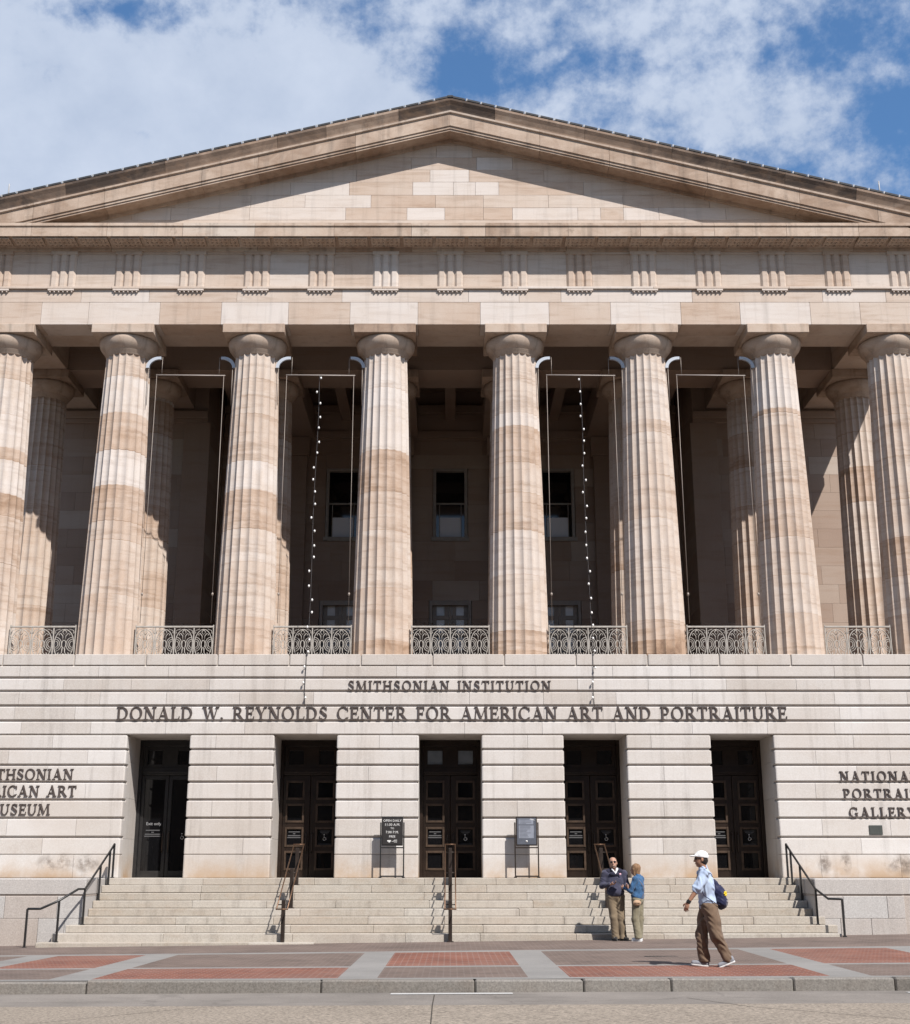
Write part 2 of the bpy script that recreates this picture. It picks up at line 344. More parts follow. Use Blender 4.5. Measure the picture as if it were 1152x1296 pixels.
def thing(name, label, cat, loc=(0, 0, 0), group=None, rz=0.0):
    o = bpy.data.objects.new(name, None); COL.objects.link(o); o.location = loc; o.rotation_euler = (0, 0, rz)
    o.empty_display_size = 0.3
    return tag(o, label, cat, group)
def copy_tree(o, parent=None):
    c = o.copy(); COL.objects.link(c); c.parent = parent
    for ch in list(o.children): copy_tree(ch, c)
    return c
def sans(text, size, name, mat, parent, loc, ext=0.002, align='CENTER', spacing=1.0, sx=1.0):
    cu = bpy.data.curves.new(name, 'FONT'); cu.body = text; cu.size = size; cu.extrude = ext; cu.align_x = align; cu.space_character = spacing
    cu.resolution_u = 2
    tmp = bpy.data.objects.new('tmp', cu); COL.objects.link(tmp)
    dg = bpy.context.evaluated_depsgraph_get(); me = bpy.data.meshes.new_from_object(tmp.evaluated_get(dg))
    bpy.data.objects.remove(tmp); bpy.data.curves.remove(cu)
    me.materials.clear(); me.materials.append(mat); me.name = name
    o = link(name, me, parent, loc); o.rotation_euler = (math.pi / 2, 0, 0); o.scale = (sx, 1, 1)
    return o

# ------------------------------------------------------------------ ground, road, kerb, pavement
def gz(x, y):
    """pavement level: rises slightly to the right, more so at the steps than at the kerb"""
    k = min(max((y - 19.27) / 10.4, 0), 1); xx = max(-16, min(16, x))
    return (0.004 * (1 - k) + 0.0125 * k) * xx
def sheet(name, mats, xs, ys, zf, mif, kind='structure'):
    b = MB(); nx = len(xs)
    for y in ys:
        for x in xs: b.v.append((x, y, zf(x, y)))
    for j in range(len(ys) - 1):
        for i in range(nx - 1):
            b.f.append((j * nx + i, j * nx + i + 1, (j + 1) * nx + i + 1, (j + 1) * nx + i)); b.t.append(0.4); b.sm.append(False)
            b.mi.append(mif((xs[i] + xs[i + 1]) / 2, (ys[j] + ys[j + 1]) / 2))
    return tag(b.build(name, mats), kind=kind)
b = MB(); b.box(-2500, 2500, -2500, 2500, -0.8, -0.6)
tag(b.build('ground', M['ground']), kind='structure')
xr = [-300, -120, -60, -30, -16, -8, 0, 8, 16, 30, 60, 120, 300]
rz = lambda x, y: 0.004 * max(-16, min(16, x)) - 0.165
sheet('road', [M['road']], xr, [-12, 0, 10, 15, 17.5], rz, lambda x, y: 0)
sheet('gutter', [M['gutter']], xr, [17.5, 19.27], rz, lambda x, y: 0)
b = MB()      # joints in the road: one along, some across
def strip(mb, p, q, w, dz=0.004):
    p = Vector((*p, 0)); q = Vector((*q, 0)); d = (q - p).normalized(); nn = Vector((-d.y, d.x, 0)) * w / 2
    vs = [p - nn, q - nn, q + nn, p + nn]; mb.add([(a.x, a.y, rz(a.x, a.y) + dz) for a in vs], [(0, 1, 2, 3)])
pts = [(-0.24, 10), (-0.22, 15.2), (-0.23, 17.5), (-0.22, 19.2)]
for i in range(len(pts) - 1): strip(b, pts[i], pts[i + 1], 0.014)
pts = [(-6.2, 14), (-4.2, 16.2), (-3.4, 17.1), (-2.9, 17.5)]
for i in range(len(pts) - 1): strip(b, pts[i], pts[i + 1], 0.012)
pts = [(3.2, 18.3), (3.8, 17.1), (4.5, 16.4), (5.2, 15.7), (6.5, 14.2)]
for i in range(len(pts) - 1): strip(b, pts[i], pts[i + 1], 0.014)
tag(b.build('road_joints', M['joint']), kind='structure')
b = MB(); strip(b, (-0.84, 19.06), (0.88, 19.06), 0.2, 0.006); strip(b, (6.4, 18.95), (9.7, 18.95), 0.14, 0.006)
tag(b.build('road_marking', M['paint']), kind='structure')
b = MB()
cuts = [-40, -36, -32, -28, -24.2, -20.4, -16.5, -12.5, -8.6, -5.2, -1.85, 0.35, 1.9, 3.15, 4.9, 6.35, 8.1, 9.45, 10.15, 12.6, 16, 20, 24, 28, 32, 36, 40]
for i in range(len(cuts) - 1):
    x0, x1 = cuts[i], cuts[i + 1]; k = rnd.uniform(-0.006, 0.006)
    b.box(x0 + 0.006, x1 - 0.006, 19.27 + rnd.uniform(0, 0.012), 19.48, -0.35, gz(x0 / 2 + x1 / 2, 19.6) + 0.004 + k, rnd.random(), 0.022)
tag(b.build('kerb', M['curb']), kind='structure')
XB = [-60, -16.52, -15.91, -11.12, -10.51, -8.16, -7.57, -5.87, -5.25, -1.65, -1.07, 1.14, 1.75, 5.56, 6.17, 8.42, 9.03, 12.44, 13.06, 16, 60]
YB = [19.48, 19.74, 21.93, 22.2, 25.92, 26.36, 30.7]
xs = sorted(set(XB + [float(q) for q in range(-15, 17, 3)]))
# the wide panels: near row / far row red and brown alternate like a chequerboard
def pav(x, y):
    if y > 26.36: return 2
    if y < 19.74 or 21.93 < y < 22.2 or 25.92 < y < 26.36: return 0
    if any(a < x < c for a, c in ((-5.87, -5.25), (-1.65, -1.07), (1.14, 1.75), (5.56, 6.17), (-8.16, -7.57), (8.42, 9.03), (-11.12, -10.51), (12.44, 13.06))): return 0
    far = y > 22.1
    if -5.25 < x < -1.65: red = not far
    elif -1.07 < x < 1.14: red = far
    elif 1.75 < x < 5.56: red = not far
    elif x < -8.16 or x > 9.03: red = not far
    else: red = far
    return 1 if red else 2
sheet('pavement', [M['band'], M['redbrick'], M['brownbrick']], xs, YB, lambda x, y: gz(x, y), pav)

# ------------------------------------------------------------------ the museum building
A = 3.7                                        # column spacing
YW, YAF, YC, YR = 32.65, 35.5, 33.93, 37.3       # basement wall face, architrave face, front and rear column axes
COLX = [-12.62, -9.25, -5.55, -1.85, 1.85, 5.55, 9.25, 12.62]
ZL, ZF, ZA = 1.352, 6.88, 16.405                # landing, portico floor, underside of the architrave
bld = thing('museum_building', 'stone museum with fluted pillars and a triangular gable above a rusticated entrance storey', 'building')
SHIFT = Vector((0, 0, 0))                       # where a group of parts drawn on one section is set down
def part(mb, name, mat, parent=None, label=None):
    o = mb.build(name, mat, parent or bld, SHIFT)
    if label: o['label'] = label
    return o

# basement storey: rusticated courses, with five tall door openings
ZC = [1.352, 1.905, 2.322, 2.787, 3.234, 3.671, 4.09, 4.484, 4.862, 5.202, 5.584, 5.958, 6.303, 6.639, 6.915]
DX = [-7.42, -3.68, 0.0, 3.68, 7.42]; HW = 0.797
XE = 14.4
segs = []; e = -XE
for d in DX: segs.append((e, d - HW)); e = d + HW
segs.append((e, XE))
b = MB()
CB = 32.95                                      # courses run back to here; grooves turn the corner that far
def course(x0, x1, z0, z1, endl, endr, cuts, back=CB, y=YW, bev=0.022, tones=None):
    xs_ = [x0] + [c for c in cuts if x0 + 0.25 < c < x1 - 0.25] + [x1]
    for i in range(len(xs_) - 1):
        tn = rnd.choice([0.05, 0.15, 0.3, 0.4, 0.45, 0.55, 0.7, 0.25])
        a0 = xs_[i] + (0.0035 if i else 0); a1 = xs_[i + 1] - (0.0035 if i < len(xs_) - 2 else 0)
        yy = y + rnd.uniform(-0.0015, 0.0015)
        # outline in plan: rounded only at the openings
        r = 0.035
        pl = [(a0, back), (a1, back)]
        if i == len(xs_) - 2 and endr: pl += [(a1, yy + r), (a1 - r * 0.3, yy + r * 0.3), (a1 - r, yy)]
        else: pl += [(a1, yy)]
        if i == 0 and endl: pl += [(a0 + r, yy), (a0 + r * 0.3, yy + r * 0.3), (a0, yy + r)]
        else: pl += [(a0, yy)]
        n = len(pl); pl = pl[::-1]
        def inset(p, d):
            x, yv = p
            if yv < back - 0.01: yv = yv + d
            if i == len(xs_) - 2 and endr and x > a1 - 0.04: x -= d
            if i == 0 and endl and x < a0 + 0.04: x += d
            return (x, yv)
        rings = [([inset(p, bev) for p in pl], z0), (pl, z0 + bev), (pl, z1 - bev), ([inset(p, bev) for p in pl], z1)]
        vs = []; fs = []
        for q, z in rings: vs += [(p[0], p[1], z) for p in q]
        fs.append(tuple(range(n))); fs.append(tuple(reversed(range(3 * n, 4 * n))))
        for k in range(3):
            for m in range(n): fs.append((k * n + m, k * n + n + m, k * n + n + (m + 1) % n, k * n + (m + 1) % n))
        b.add(vs, fs, tn)
G = 0.024                                       # half the groove between two courses
def cutsfor(k, step=1.85): return [(-14.8 + step * 0.5 * (k % 2)) + step * j + rnd.uniform(-0.12, 0.12) for j in range(17)]
for (x0, x1) in segs:
    el = x0 > -XE; er = x1 < XE
    wide = (x1 - x0) > 3
    for k in range(8):
        z0, z1 = ZC[k], ZC[k + 1]
        lo = z0 + (G if k >= 2 else 0.0); hi = z1 - (G if k >= 1 else 0.0)
        if k == 0: hi = z1 - 0.003
        if k == 1: lo = z0 + 0.003
        cuts = cutsfor(k) if wide else ([] if k % 2 == 0 else [(x0 + x1) / 2 + rnd.uniform(-0.5, 0.5)])
        course(x0, x1, lo, hi, el, er, cuts, bev=0.006 if k == 0 else 0.02)
    # the body behind the courses, set back where the grooves are
    b.box(x0 + (0.045 if el else 0), x1 - (0.045 if er else 0), YW + 0.05, CB - 0.003, ZL, ZC[8], 0.55)
    zz = [ZL, 2.3, 3.3, 4.2, ZC[8]]
    for k in range(4): b.box(x0 + (0.006 if el else 0), x1 - (0.006 if er else 0), CB, 34.55, zz[k] + (0.004 if k else 0), zz[k + 1], rnd.uniform(0.2, 0.6))
for k in range(8, 13):
    lo = ZC[k] + (G if k > 8 else 0.0); hi = ZC[k + 1] - (G if k < 12 else 0.03)
    course(-XE, XE, lo, hi, False, False, cutsfor(k, 1.9 if k != 9 else 1.5), back=33.45)
b.box(-XE, XE, YW + 0.05, 34.55, ZC[8] + 0.05, 6.60, 0.55)
b.box(-XE, XE, 33.45, 34.55, ZC[8] + 0.002, ZC[8] + 0.05, 0.5)
# top course
e = -XE
for j in range(16):
    x1 = -XE + 0.02 + 1.853 * (j + 1) - 0.9; x1 = min(x1, XE)
    b.box(e + 0.016, x1 - 0.016, YW - 0.012, 33.0, 6.632, 6.915, rnd.uniform(0.45, 0.75), 0.012); e = x1
b.box(-XE, XE, YW + 0.02, 34.6, 6.60, 6.88, 0.8)
part(b, 'basement_wall', M['granite'])
b = MB(); b.box(-XE, XE, 34.605, 43.6, 6.6, 6.87, 0.6); b.box(-XE, -XE + 0.9, 34.56, 43, 1.0, 6.59, 0.5); b.box(XE - 0.9, XE, 34.56, 43, 1.0, 6.59, 0.5)
part(b, 'portico_floor', M['inner'])

# doors
YD = 34.17
def handicap(parent, x, z, s):
    mb = MB()
    mb.lathe([(0.0, 0), (0.016 * s, 0), (0.016 * s, 0.003), (0.0, 0.003)], 10, 0, 0)
    for v in range(len(mb.v)): p = mb.v[v]; mb.v[v] = (p[0] - 0.012 * s, -p[2], p[1] + 0.095 * s)
    mb.tube([(-0.012 * s, -0.001, 0.065 * s), (-0.006 * s, -0.001, 0.02 * s), (0.03 * s, -0.001, 0.02 * s), (0.045 * s, -0.001, -0.025 * s)], 0.007 * s, 6)
    arc = [(-0.005 * s + 0.036 * s * math.cos(a), -0.001, -0.01 * s + 0.036 * s * math.sin(a)) for a in [R(120 + 24 * q) for q in range(11)]]
    mb.tube(arc, 0.006 * s, 6)
    return mb.build('wheelchair_symbol', M['white'], parent, (x, YD - 0.022, z))
for di, d in enumerate(DX):
    glassy = di == 0
    fm = M['blacksteel'] if glassy else M['bronzedoor']
    mb = MB(); y0, y1 = YD, YD + 0.2
    mb.box(d - HW - 0.02, d - HW + 0.085, y0 - 0.05, y1, ZL, 4.86, b=0.008); mb.box(d + HW - 0.085, d + HW + 0.02, y0 - 0.05, y1, ZL, 4.86, b=0.008)
    mb.box(d - HW + 0.085, d + HW - 0.085, y0 - 0.05, y1, 4.70, 4.868, b=0.008)
    mb.box(d - HW + 0.085, d + HW - 0.085, y0 - 0.04, y1, 3.955, 4.14, b=0.01)
    mb.box(d - HW + 0.085, d + HW - 0.085, y0 - 0.075, y0 - 0.04, 4.0, 4.06, b=0.008)
    # transom panels round two square lights
    for (a0, a1) in ((-0.712, -0.60), (-0.205, 0.205), (0.60, 0.712)): mb.box(d + a0, d + a1, y0, y1 - 0.03, 4.14, 4.70, b=0.004)
    for s_ in (-1, 1):
        c0 = d + s_ * 0.4025
        mb.box(c0 - 0.1975, c0 + 0.1975, y0, y1 - 0.03, 4.14, 4.23, b=0.004); mb.box(c0 - 0.1975, c0 + 0.1975, y0, y1 - 0.03, 4.59, 4.70, b=0.004)
    frame = part(mb, 'entrance_door', fm, label='dark glass exit door with white lettering' if glassy else None)
    for s_ in (-1, 1):
        c0 = d + s_ * 0.4025
        mb = MB(); mb.box(c0 - 0.1975, c0 + 0.1975, y0 + 0.06, y0 + 0.09, 4.23, 4.59)
        mb.build('transom_pane', M['paleglass'] if di == 2 else M['doorglass'], frame)
        if di == 1:      # painted street number, gold on the dark pane, illegible at this size: an outline of plain strokes
            for q in (-0.08, 0.08):
                pass
    for s_ in (-1, 1):
        # a leaf: stiles, rails and four square lights with raised bronze mouldings
        x0 = d + (-0.712 if s_ < 0 else 0.006); x1 = d + (-0.006 if s_ < 0 else 0.712)
        mb = MB(); yl = y0 + 0.02
        px0 = d + (-0.61 if s_ < 0 else 0.185); px1 = px0 + 0.425
        panes = [(3.355, 3.78), (2.765, 3.185), (2.15, 2.585), (1.565, 1.985)]
        if glassy:
            px0, px1 = x0 + 0.09, x1 - 0.09; panes = [(1.52, 3.84)]
        mb.box(x0, px0, yl, yl + 0.08, 1.35, 3.95, b=0.005); mb.box(px1, x1, yl, yl + 0.08, 1.35, 3.95, b=0.005)
        zs_ = [1.35] + [q for p in reversed(panes) for q in p] + [3.95]
        for q in range(0, len(zs_), 2): mb.box(px0, px1, yl, yl + 0.08, zs_[q], zs_[q + 1], b=0.004)
        leaf = mb.build('door_leaf', fm, frame)
        mt = MB(); mg = MB()
        for (z0, z1) in panes:
            if not glassy:
                for (q0, q1, r0, r1) in ((px0 - 0.035, px0 + 0.022, z0 - 0.035, z1 + 0.035), (px1 - 0.022, px1 + 0.035, z0 - 0.035, z1 + 0.035)):
                    mt.box(q0, q1, yl - 0.022, yl + 0.01, r0, r1, b=0.008)
                for (r0, r1) in ((z0 - 0.035, z0 + 0.022), (z1 - 0.022, z1 + 0.035)): mt.box(px0 + 0.0225, px1 - 0.0225, yl - 0.022, yl + 0.01, r0, r1, b=0.008)
            mg.box(px0, px1, yl + 0.03, yl + 0.045, z0, z1)
        if not glassy: mt.build('pane_moulding', M['bronzetrim'], frame)
        mg.build('door_pane', M['doorglass'], frame)
        mh = MB(); hx = d + s_ * 0.075
        mh.tube([(hx, yl, 1.98), (hx, yl - 0.07, 2.02), (hx, yl - 0.07, 2.44), (hx, yl, 2.48)], 0.013, 8)
        mh.build('door_handle', M['bronzetrim'] if glassy else M['brownsteel'], frame)
        if not glassy:
            cx = (px0 + px1) / 2
            if s_ < 0:
                mb = MB()
                for k, w in enumerate((0.30, 0.06, 0.33, 0.36)): mb.box(cx - w / 2, cx + w / 2, yl + 0.024, yl + 0.0285, 2.50 - 0.048 * k - 0.012, 2.50 - 0.048 * k + 0.012)
                mb.build('door_notice', M['greytext'], frame)
            else:
                mb = MB()
                for k, w in enumerate((0.26, 0.22, 0.15)): mb.box(cx - w / 2, cx + w / 2, yl + 0.024, yl + 0.0285, 2.52 - 0.035 * k - 0.007, 2.52 - 0.035 * k + 0.007)
                mb.box(cx - 0.17, cx + 0.17, yl + 0.024, yl + 0.0285, 2.185, 2.197)
                mb.build('door_notice', M['greytext'], frame)
                o = handicap(frame, cx, 2.33, 1.0); o.location.y = yl + 0.026
    if glassy:
        sans('Exit only', 0.112, 'exit_lettering', M['dimwhite'], frame, (d - 0.345, YD + 0.045, 2.67), 0.002)
        mb = MB()
        for k, w in enumerate((0.36, 0.07, 0.40, 0.42)): mb.box(d - 0.36 - w / 2, d - 0.36 + w / 2, YD + 0.044, YD + 0.0485, 2.54 - 0.05 * k - 0.012, 2.54 - 0.05 * k + 0.012)
        mb.build('door_notice', M['greytext'], frame)
        o = handicap(frame, d + 0.42, 2.36, 1.0); o.location.y = YD + 0.046

# raised bronze lettering, drawn letter by letter
TH, TN = 0.145, 0.07
def q4(x0, y0, x1, y1, w):          # a straight bar of width w measured across
    p = Vector((x0, y0)); q = Vector((x1, y1)); dd = (q - p).normalized(); n = Vector((-dd.y, dd.x)) * w / 2
    return [tuple(p - n), tuple(q - n), tuple(q + n), tuple(p + n)]
def bar(x, y0, y1, w): return [(x - w / 2, y0), (x + w / 2, y0), (x + w / 2, y1), (x - w / 2, y1)]
def hb(x0, x1, y, w=TN): return [(x0, y - w / 2), (x1, y - w / 2), (x1, y + w / 2), (x0, y + w / 2)]
def serif(x, y, w=0.34, h=0.055): return [(x - w / 2, y), (x + w / 2, y), (x + w / 2, y + h), (x - w / 2, y + h)] if y < 0.5 else [(x - w / 2, y - h), (x + w / 2, y - h), (x + w / 2, y), (x - w / 2, y)]
def ring(cx, cy, rx, ry, a0, a1, tw=TH, tn=TN, n=26):   # thick at the sides, thin at top and bottom
    out = []
    for i in range(n):
        pp = []
        for a in (a0 + (a1 - a0) * i / n, a0 + (a1 - a0) * (i + 1) / n):
            c, s_ = math.cos(R(a)), math.sin(R(a)); pp.append(((cx + rx * c, cy + ry * s_), (cx + (rx - tw) * c, cy + (ry - tn) * s_)))
        out.append([pp[0][0], pp[1][0], pp[1][1], pp[0][1]])
    return out
def stem(x): return [bar(x, 0, 1, TH), serif(x, 0), serif(x, 1)]
GL = {
 'I': (0.34, lambda: stem(0.17)),
 'L': (0.66, lambda: stem(0.17) + [hb(0.2, 0.64, 0.0425), q4(0.62, 0.0, 0.655, 0.26, 0.06)]),
 'E': (0.70, lambda: stem(0.17) + [hb(0.2, 0.63, 0.9575), hb(0.2, 0.52, 0.52), hb(0.2, 0.66, 0.0425), bar(0.625, 0.76, 1.0, 0.055), bar(0.515, 0.40, 0.64, 0.05), q4(0.65, 0.0, 0.675, 0.27, 0.06)]),
 'F': (0.64, lambda: stem(0.17) + [hb(0.2, 0.60, 0.9575), hb(0.2, 0.50, 0.50), bar(0.595, 0.75, 1.0, 0.055), bar(0.495, 0.38, 0.62, 0.05)]),
 'T': (0.78, lambda: [bar(0.39, 0, 1, TH), serif(0.39, 0), hb(0.04, 0.74, 0.9575), q4(0.05, 1.0, 0.03, 0.74, 0.06), q4(0.73, 1.0, 0.75, 0.74, 0.06)]),
 'H': (0.94, lambda: stem(0.17) + stem(0.77) + [hb(0.2, 0.74, 0.5)]),
 'N': (0.95, lambda: [bar(0.16, 0, 1, TN), serif(0.16, 0, 0.32), serif(0.10, 1, 0.24), bar(0.80, 0, 1, TN), serif(0.80, 1, 0.32), [(0.06, 1.0), (0.27, 1.0), (0.845, 0.0), (0.70, 0.0)]]),
 'M': (1.12, lambda: [q4(0.10, 0, 0.18, 1, TN), serif(0.10, 0, 0.28), q4(0.98, 0, 0.92, 1, TH), serif(0.98, 0, 0.34), [(0.10, 1.0), (0.28, 1.0), (0.62, 0.12), (0.50, 0.02)], q4(0.54, 0.06, 0.90, 1.0, TN), serif(0.94, 1, 0.26), serif(0.14, 1, 0.22)]),
 'A': (0.94, lambda: [q4(0.14, 0, 0.47, 0.98, TN), [(0.40, 1.03), (0.52, 1.03), (0.86, 0.0), (0.67, 0.0)], hb(0.24, 0.70, 0.33), serif(0.14, 0, 0.30), serif(0.77, 0, 0.36)]),
 'W': (1.30, lambda: [[(0.08, 1.0), (0.26, 1.0), (0.50, 0.0), (0.40, 0.0)], q4(0.44, 0.02, 0.66, 1.0, TN), [(0.56, 1.0), (0.74, 1.0), (0.98, 0.0), (0.88, 0.0)], q4(0.92, 0.02, 1.18, 1.0, TN), serif(0.16, 1, 0.32), serif(0.64, 1, 0.32), serif(1.18, 1, 0.28)]),
 'Y': (0.86, lambda: [bar(0.43, 0, 0.46, TH), serif(0.43, 0), [(0.05, 1.0), (0.23, 1.0), (0.51, 0.42), (0.37, 0.42)], q4(0.45, 0.42, 0.73, 1.0, TN), serif(0.14, 1, 0.30), serif(0.74, 1, 0.26)]),
 'O': (0.98, lambda: ring(0.49, 0.5, 0.47, 0.53, 0, 360, n=40)),
 'D': (0.92, lambda: [bar(0.17, 0, 1, TH), serif(0.14, 0, 0.28), serif(0.14, 1, 0.28), hb(0.2, 0.42, 0.9575), hb(0.2, 0.42, 0.0425)] + ring(0.40, 0.5, 0.47, 0.5, -90, 90)),
 'P': (0.72, lambda: stem(0.17) + [hb(0.2, 0.38, 0.9575), hb(0.2, 0.38, 0.4425)] + ring(0.37, 0.70, 0.31, 0.30, -90, 90)),
 'R': (0.86, lambda: stem(0.17) + [hb(0.2, 0.38, 0.9575), hb(0.2, 0.40, 0.4825)] + ring(0.37, 0.72, 0.30, 0.28, -90, 90) + [[(0.34, 0.48), (0.50, 0.48), (0.88, 0.0), (0.68, 0.0)], serif(0.80, 0, 0.20, 0.045)]),
 'C': (0.90, lambda: ring(0.49, 0.5, 0.47, 0.53, 42, 318, n=34) + [q4(0.82, 0.98, 0.85, 0.68, 0.06), q4(0.80, 0.10, 0.88, 0.20, 0.06)]),
 'G': (0.96, lambda: ring(0.49, 0.5, 0.47, 0.53, 44, 318, n=34) + [q4(0.82, 0.98, 0.85, 0.70, 0.06), bar(0.80, 0.02, 0.42, TH), serif(0.80, 0.42 + 0.2, 0.34)[:0] or hb(0.64, 0.96, 0.42, 0.06)]),
 'U': (0.90, lambda: [bar(0.17, 0.34, 1, TH), serif(0.17, 1), bar(0.74, 0.34, 1, TN), serif(0.74, 1, 0.30)] + ring(0.438, 0.36, 0.348, 0.39, 180, 360, tw=0.135)),
 'S': (0.66, lambda: ring(0.33, 0.745, 0.27, 0.275, 30, 235, 0.125, 0.08, 18) + ring(0.33, 0.265, 0.29, 0.285, -145, 65, 0.125, 0.08, 18) + [[(0.08, 0.66), (0.20, 0.73), (0.58, 0.40), (0.44, 0.32)], q4(0.55, 0.98, 0.57, 0.74, 0.05), q4(0.07, 0.02, 0.05, 0.28, 0.05)]),
 '.': (0.24, lambda: [[(0.12 + 0.10 * math.cos(R(q)), 0.09 + 0.10 * math.sin(R(q))) for q in range(0, 360, 30)]]),
}
def line(text, x0, x1, z0, h, name='lettering', track=None):
    sp = 0.5; n = len(text); adv = sum(GL[c][0] if c != ' ' else sp for c in text)
    if track is None: track = ((abs(x1 - x0) / h) - adv) / (n - 1)
    if x0 is None: x0 = x1 - (adv + track * (n - 1)) * h
    if x1 is None: pass
    mb = MB(); x = x0; k = 0
    for c in text:
        if c == ' ': x += (sp + track) * h; continue
        w, f = GL[c]
        for poly in f():
            k += 1; dz = 0.0007 * (k % 7)
            mb.prism([(x + p[0] * h, z0 + p[1] * h) for p in poly], YW - 0.032 - dz, YW + 0.004 + dz, 'y')
        x += (w + track) * h
    part(mb, name, M['letter'])
    return track
line('SMITHSONIAN INSTITUTION', -2.626, 2.586, 5.985, 0.242)
line('DONALD W. REYNOLDS CENTER FOR AMERICAN ART AND PORTRAITURE', -8.525, 8.605, 5.232, 0.325)
for txt, xr_, z in (('SMITHSONIAN', -9.51, 3.735), ('AMERICAN ART', -9.405, 3.322), ('MUSEUM', -10.029, 2.872)): line(txt, None, xr_, z, 0.262, track=0.12)
for txt, xl, z in (('NATIONAL', 9.826, 3.70), ('PORTRAIT', 9.877, 3.268), ('GALLERY', 9.984, 2.812)): line(txt, xl, None, z, 0.238, track=0.235)
b = MB(); b.box(10.448, 10.783, YW - 0.02, YW + 0.005, 2.385, 2.613, b=0.006)
part(b, 'wall_plaque', M['plaque'], label='small grey green metal plaque')

# columns: fluted shafts of stacked drums
def shaft_mesh(drums, R0, R1, z0, z1, nfl=20, seg=6):
    mb = MB(); n = nfl * seg; H_ = z1 - z0
    jt = 0.0016
    zs_ = sorted(set([0.0, 0.985, 1.0] + [i / 26 for i in range(27)] + [q for q, _ in drums] + [q + jt for q, _ in drums if q > 0.1]))
    rows = []
    vs = []
    for q in zs_:
        r = R0 + (R1 - R0) * q + 0.012 * math.sin(math.pi * q)
        for k in range(n):
            a = 2 * math.pi * k / n; ph = (k % seg) / seg
            depth = 0.068 * r / R0 * math.sin(math.pi * ph) ** 0.8 if k % seg else 0.0
            vs.append(((r - depth) * math.cos(a), (r - depth) * math.sin(a), z0 + H_ * q))
    def tone(q):
        t_ = drums[0][1]
        for qq, tt in drums:
            if q >= qq - 1e-6: t_ = tt
        return min(1.0, t_ + 0.32) if any(0.1 < qq <= q < qq + jt for qq, _ in drums) else t_      # a thin dark joint between drums
    o = 0
    mb.v = vs
    for i in range(len(zs_) - 1):
        tt = tone(zs_[i] + 1e-4)
        for k in range(n):
            mb.f.append((i * n + k, i * n + (k + 1) % n, (i + 1) * n + (k + 1) % n, (i + 1) * n + k)); mb.t.append(tt); mb.sm.append(True); mb.mi.append(0)
    me = mb.mesh('shaft', M['column'])
    # keep the arrises between flutes sharp
    se = me.attributes.new('sharp_edge', 'BOOLEAN', 'EDGE'); val = [False] * len(me.edges)
    for e_ in me.edges:
        a, c = e_.vertices
        if a % n == c % n and (a % n) % seg == 0: val[e_.index] = True
    se.data.foreach_set('value', val)
    return me
# (height fraction of the shaft, tone) read drum by drum; 0 pale, 0.5 buff, 1 brown
DR = [[(0, .25), (.16, .45), (.30, .62), (.45, .75), (.52, .10), (.63, .65), (.67, .12), (.78, .2), (.90, .55)],
      [(0, .50), (.20, .42), (.37, .50), (.43, .68), (.545, .05), (.66, .66), (.785, .10), (.91, .52)],
      [(0, .56), (.13, .40), (.30, .28), (.405, .70), (.53, .12), (.625, .52), (.78, .48), (.90, .44)],
      [(0, .66), (.06, .52), (.22, .38), (.40, .52), (.525, .72), (.66, .10), (.80, .05), (.87, .22)],
      [(0, .78), (.03, .70), (.06, .58), (.09, .34), (.26, .18), (.40, .56), (.52, .48), (.62, .60), (.74, .10), (.785, .38), (.9, .42)],
      [(0, .90), (.02, .82), (.06, .74), (.095, .62), (.12, .34), (.28, .34), (.44, .46), (.58, .38), (.72, .50), (.76, .30), (.90, .36)],
      [(0, .48), (.14, .36), (.26, .40), (.38, .62), (.50, .50), (.62, .42), (.785, .66), (.80, .08), (.90, .22)],
      [(0, .60), (.14, .42), (.26, .66), (.38, .44), (.50, .52), (.64, .46), (.78, .56), (.9, .28)]]
ZN = 15.74                                      # neck, where the flutes end
def echinus_mesh(R1):
    mb = MB()
    r = R1
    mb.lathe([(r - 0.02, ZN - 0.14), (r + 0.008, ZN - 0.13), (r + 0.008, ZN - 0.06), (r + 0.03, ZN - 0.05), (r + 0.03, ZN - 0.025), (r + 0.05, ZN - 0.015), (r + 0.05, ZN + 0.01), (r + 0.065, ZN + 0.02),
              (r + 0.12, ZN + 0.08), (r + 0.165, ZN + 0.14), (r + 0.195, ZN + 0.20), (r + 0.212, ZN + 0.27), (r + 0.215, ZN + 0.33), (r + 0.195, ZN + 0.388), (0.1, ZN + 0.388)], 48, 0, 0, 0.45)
    return mb.mesh('echinus', M['cornice'])  # the darker weathered stone also paints in the shade below the abacus
def column(x, y, drums, R0, R1, name, atone):
    o = link(name, shaft_mesh(drums, R0, R1, ZF - 0.02, ZN), bld, (x, y, 0)); o.rotation_euler = (0, 0, R(9))
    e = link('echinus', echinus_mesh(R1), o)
    mb = MB(); mb.box(-0.872, 0.872, -0.872, 0.872, ZN + 0.39, ZA - 0.003, atone, 0.012)
    a = mb.build('abacus', M['cornice'], o); a.rotation_euler = (0, 0, -R(9))
    return o
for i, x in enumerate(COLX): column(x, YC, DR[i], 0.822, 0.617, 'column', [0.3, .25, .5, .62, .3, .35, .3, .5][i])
for i, x in enumerate(COLX):
    dr = [(0, .5)]; q = 0.0
    while q < 0.9: q += rnd.uniform(.10, .15); dr.append((q, rnd.uniform(.3, .7)))
    column(x, YR, dr, 0.76, 0.593, 'rear_column', 0.5)

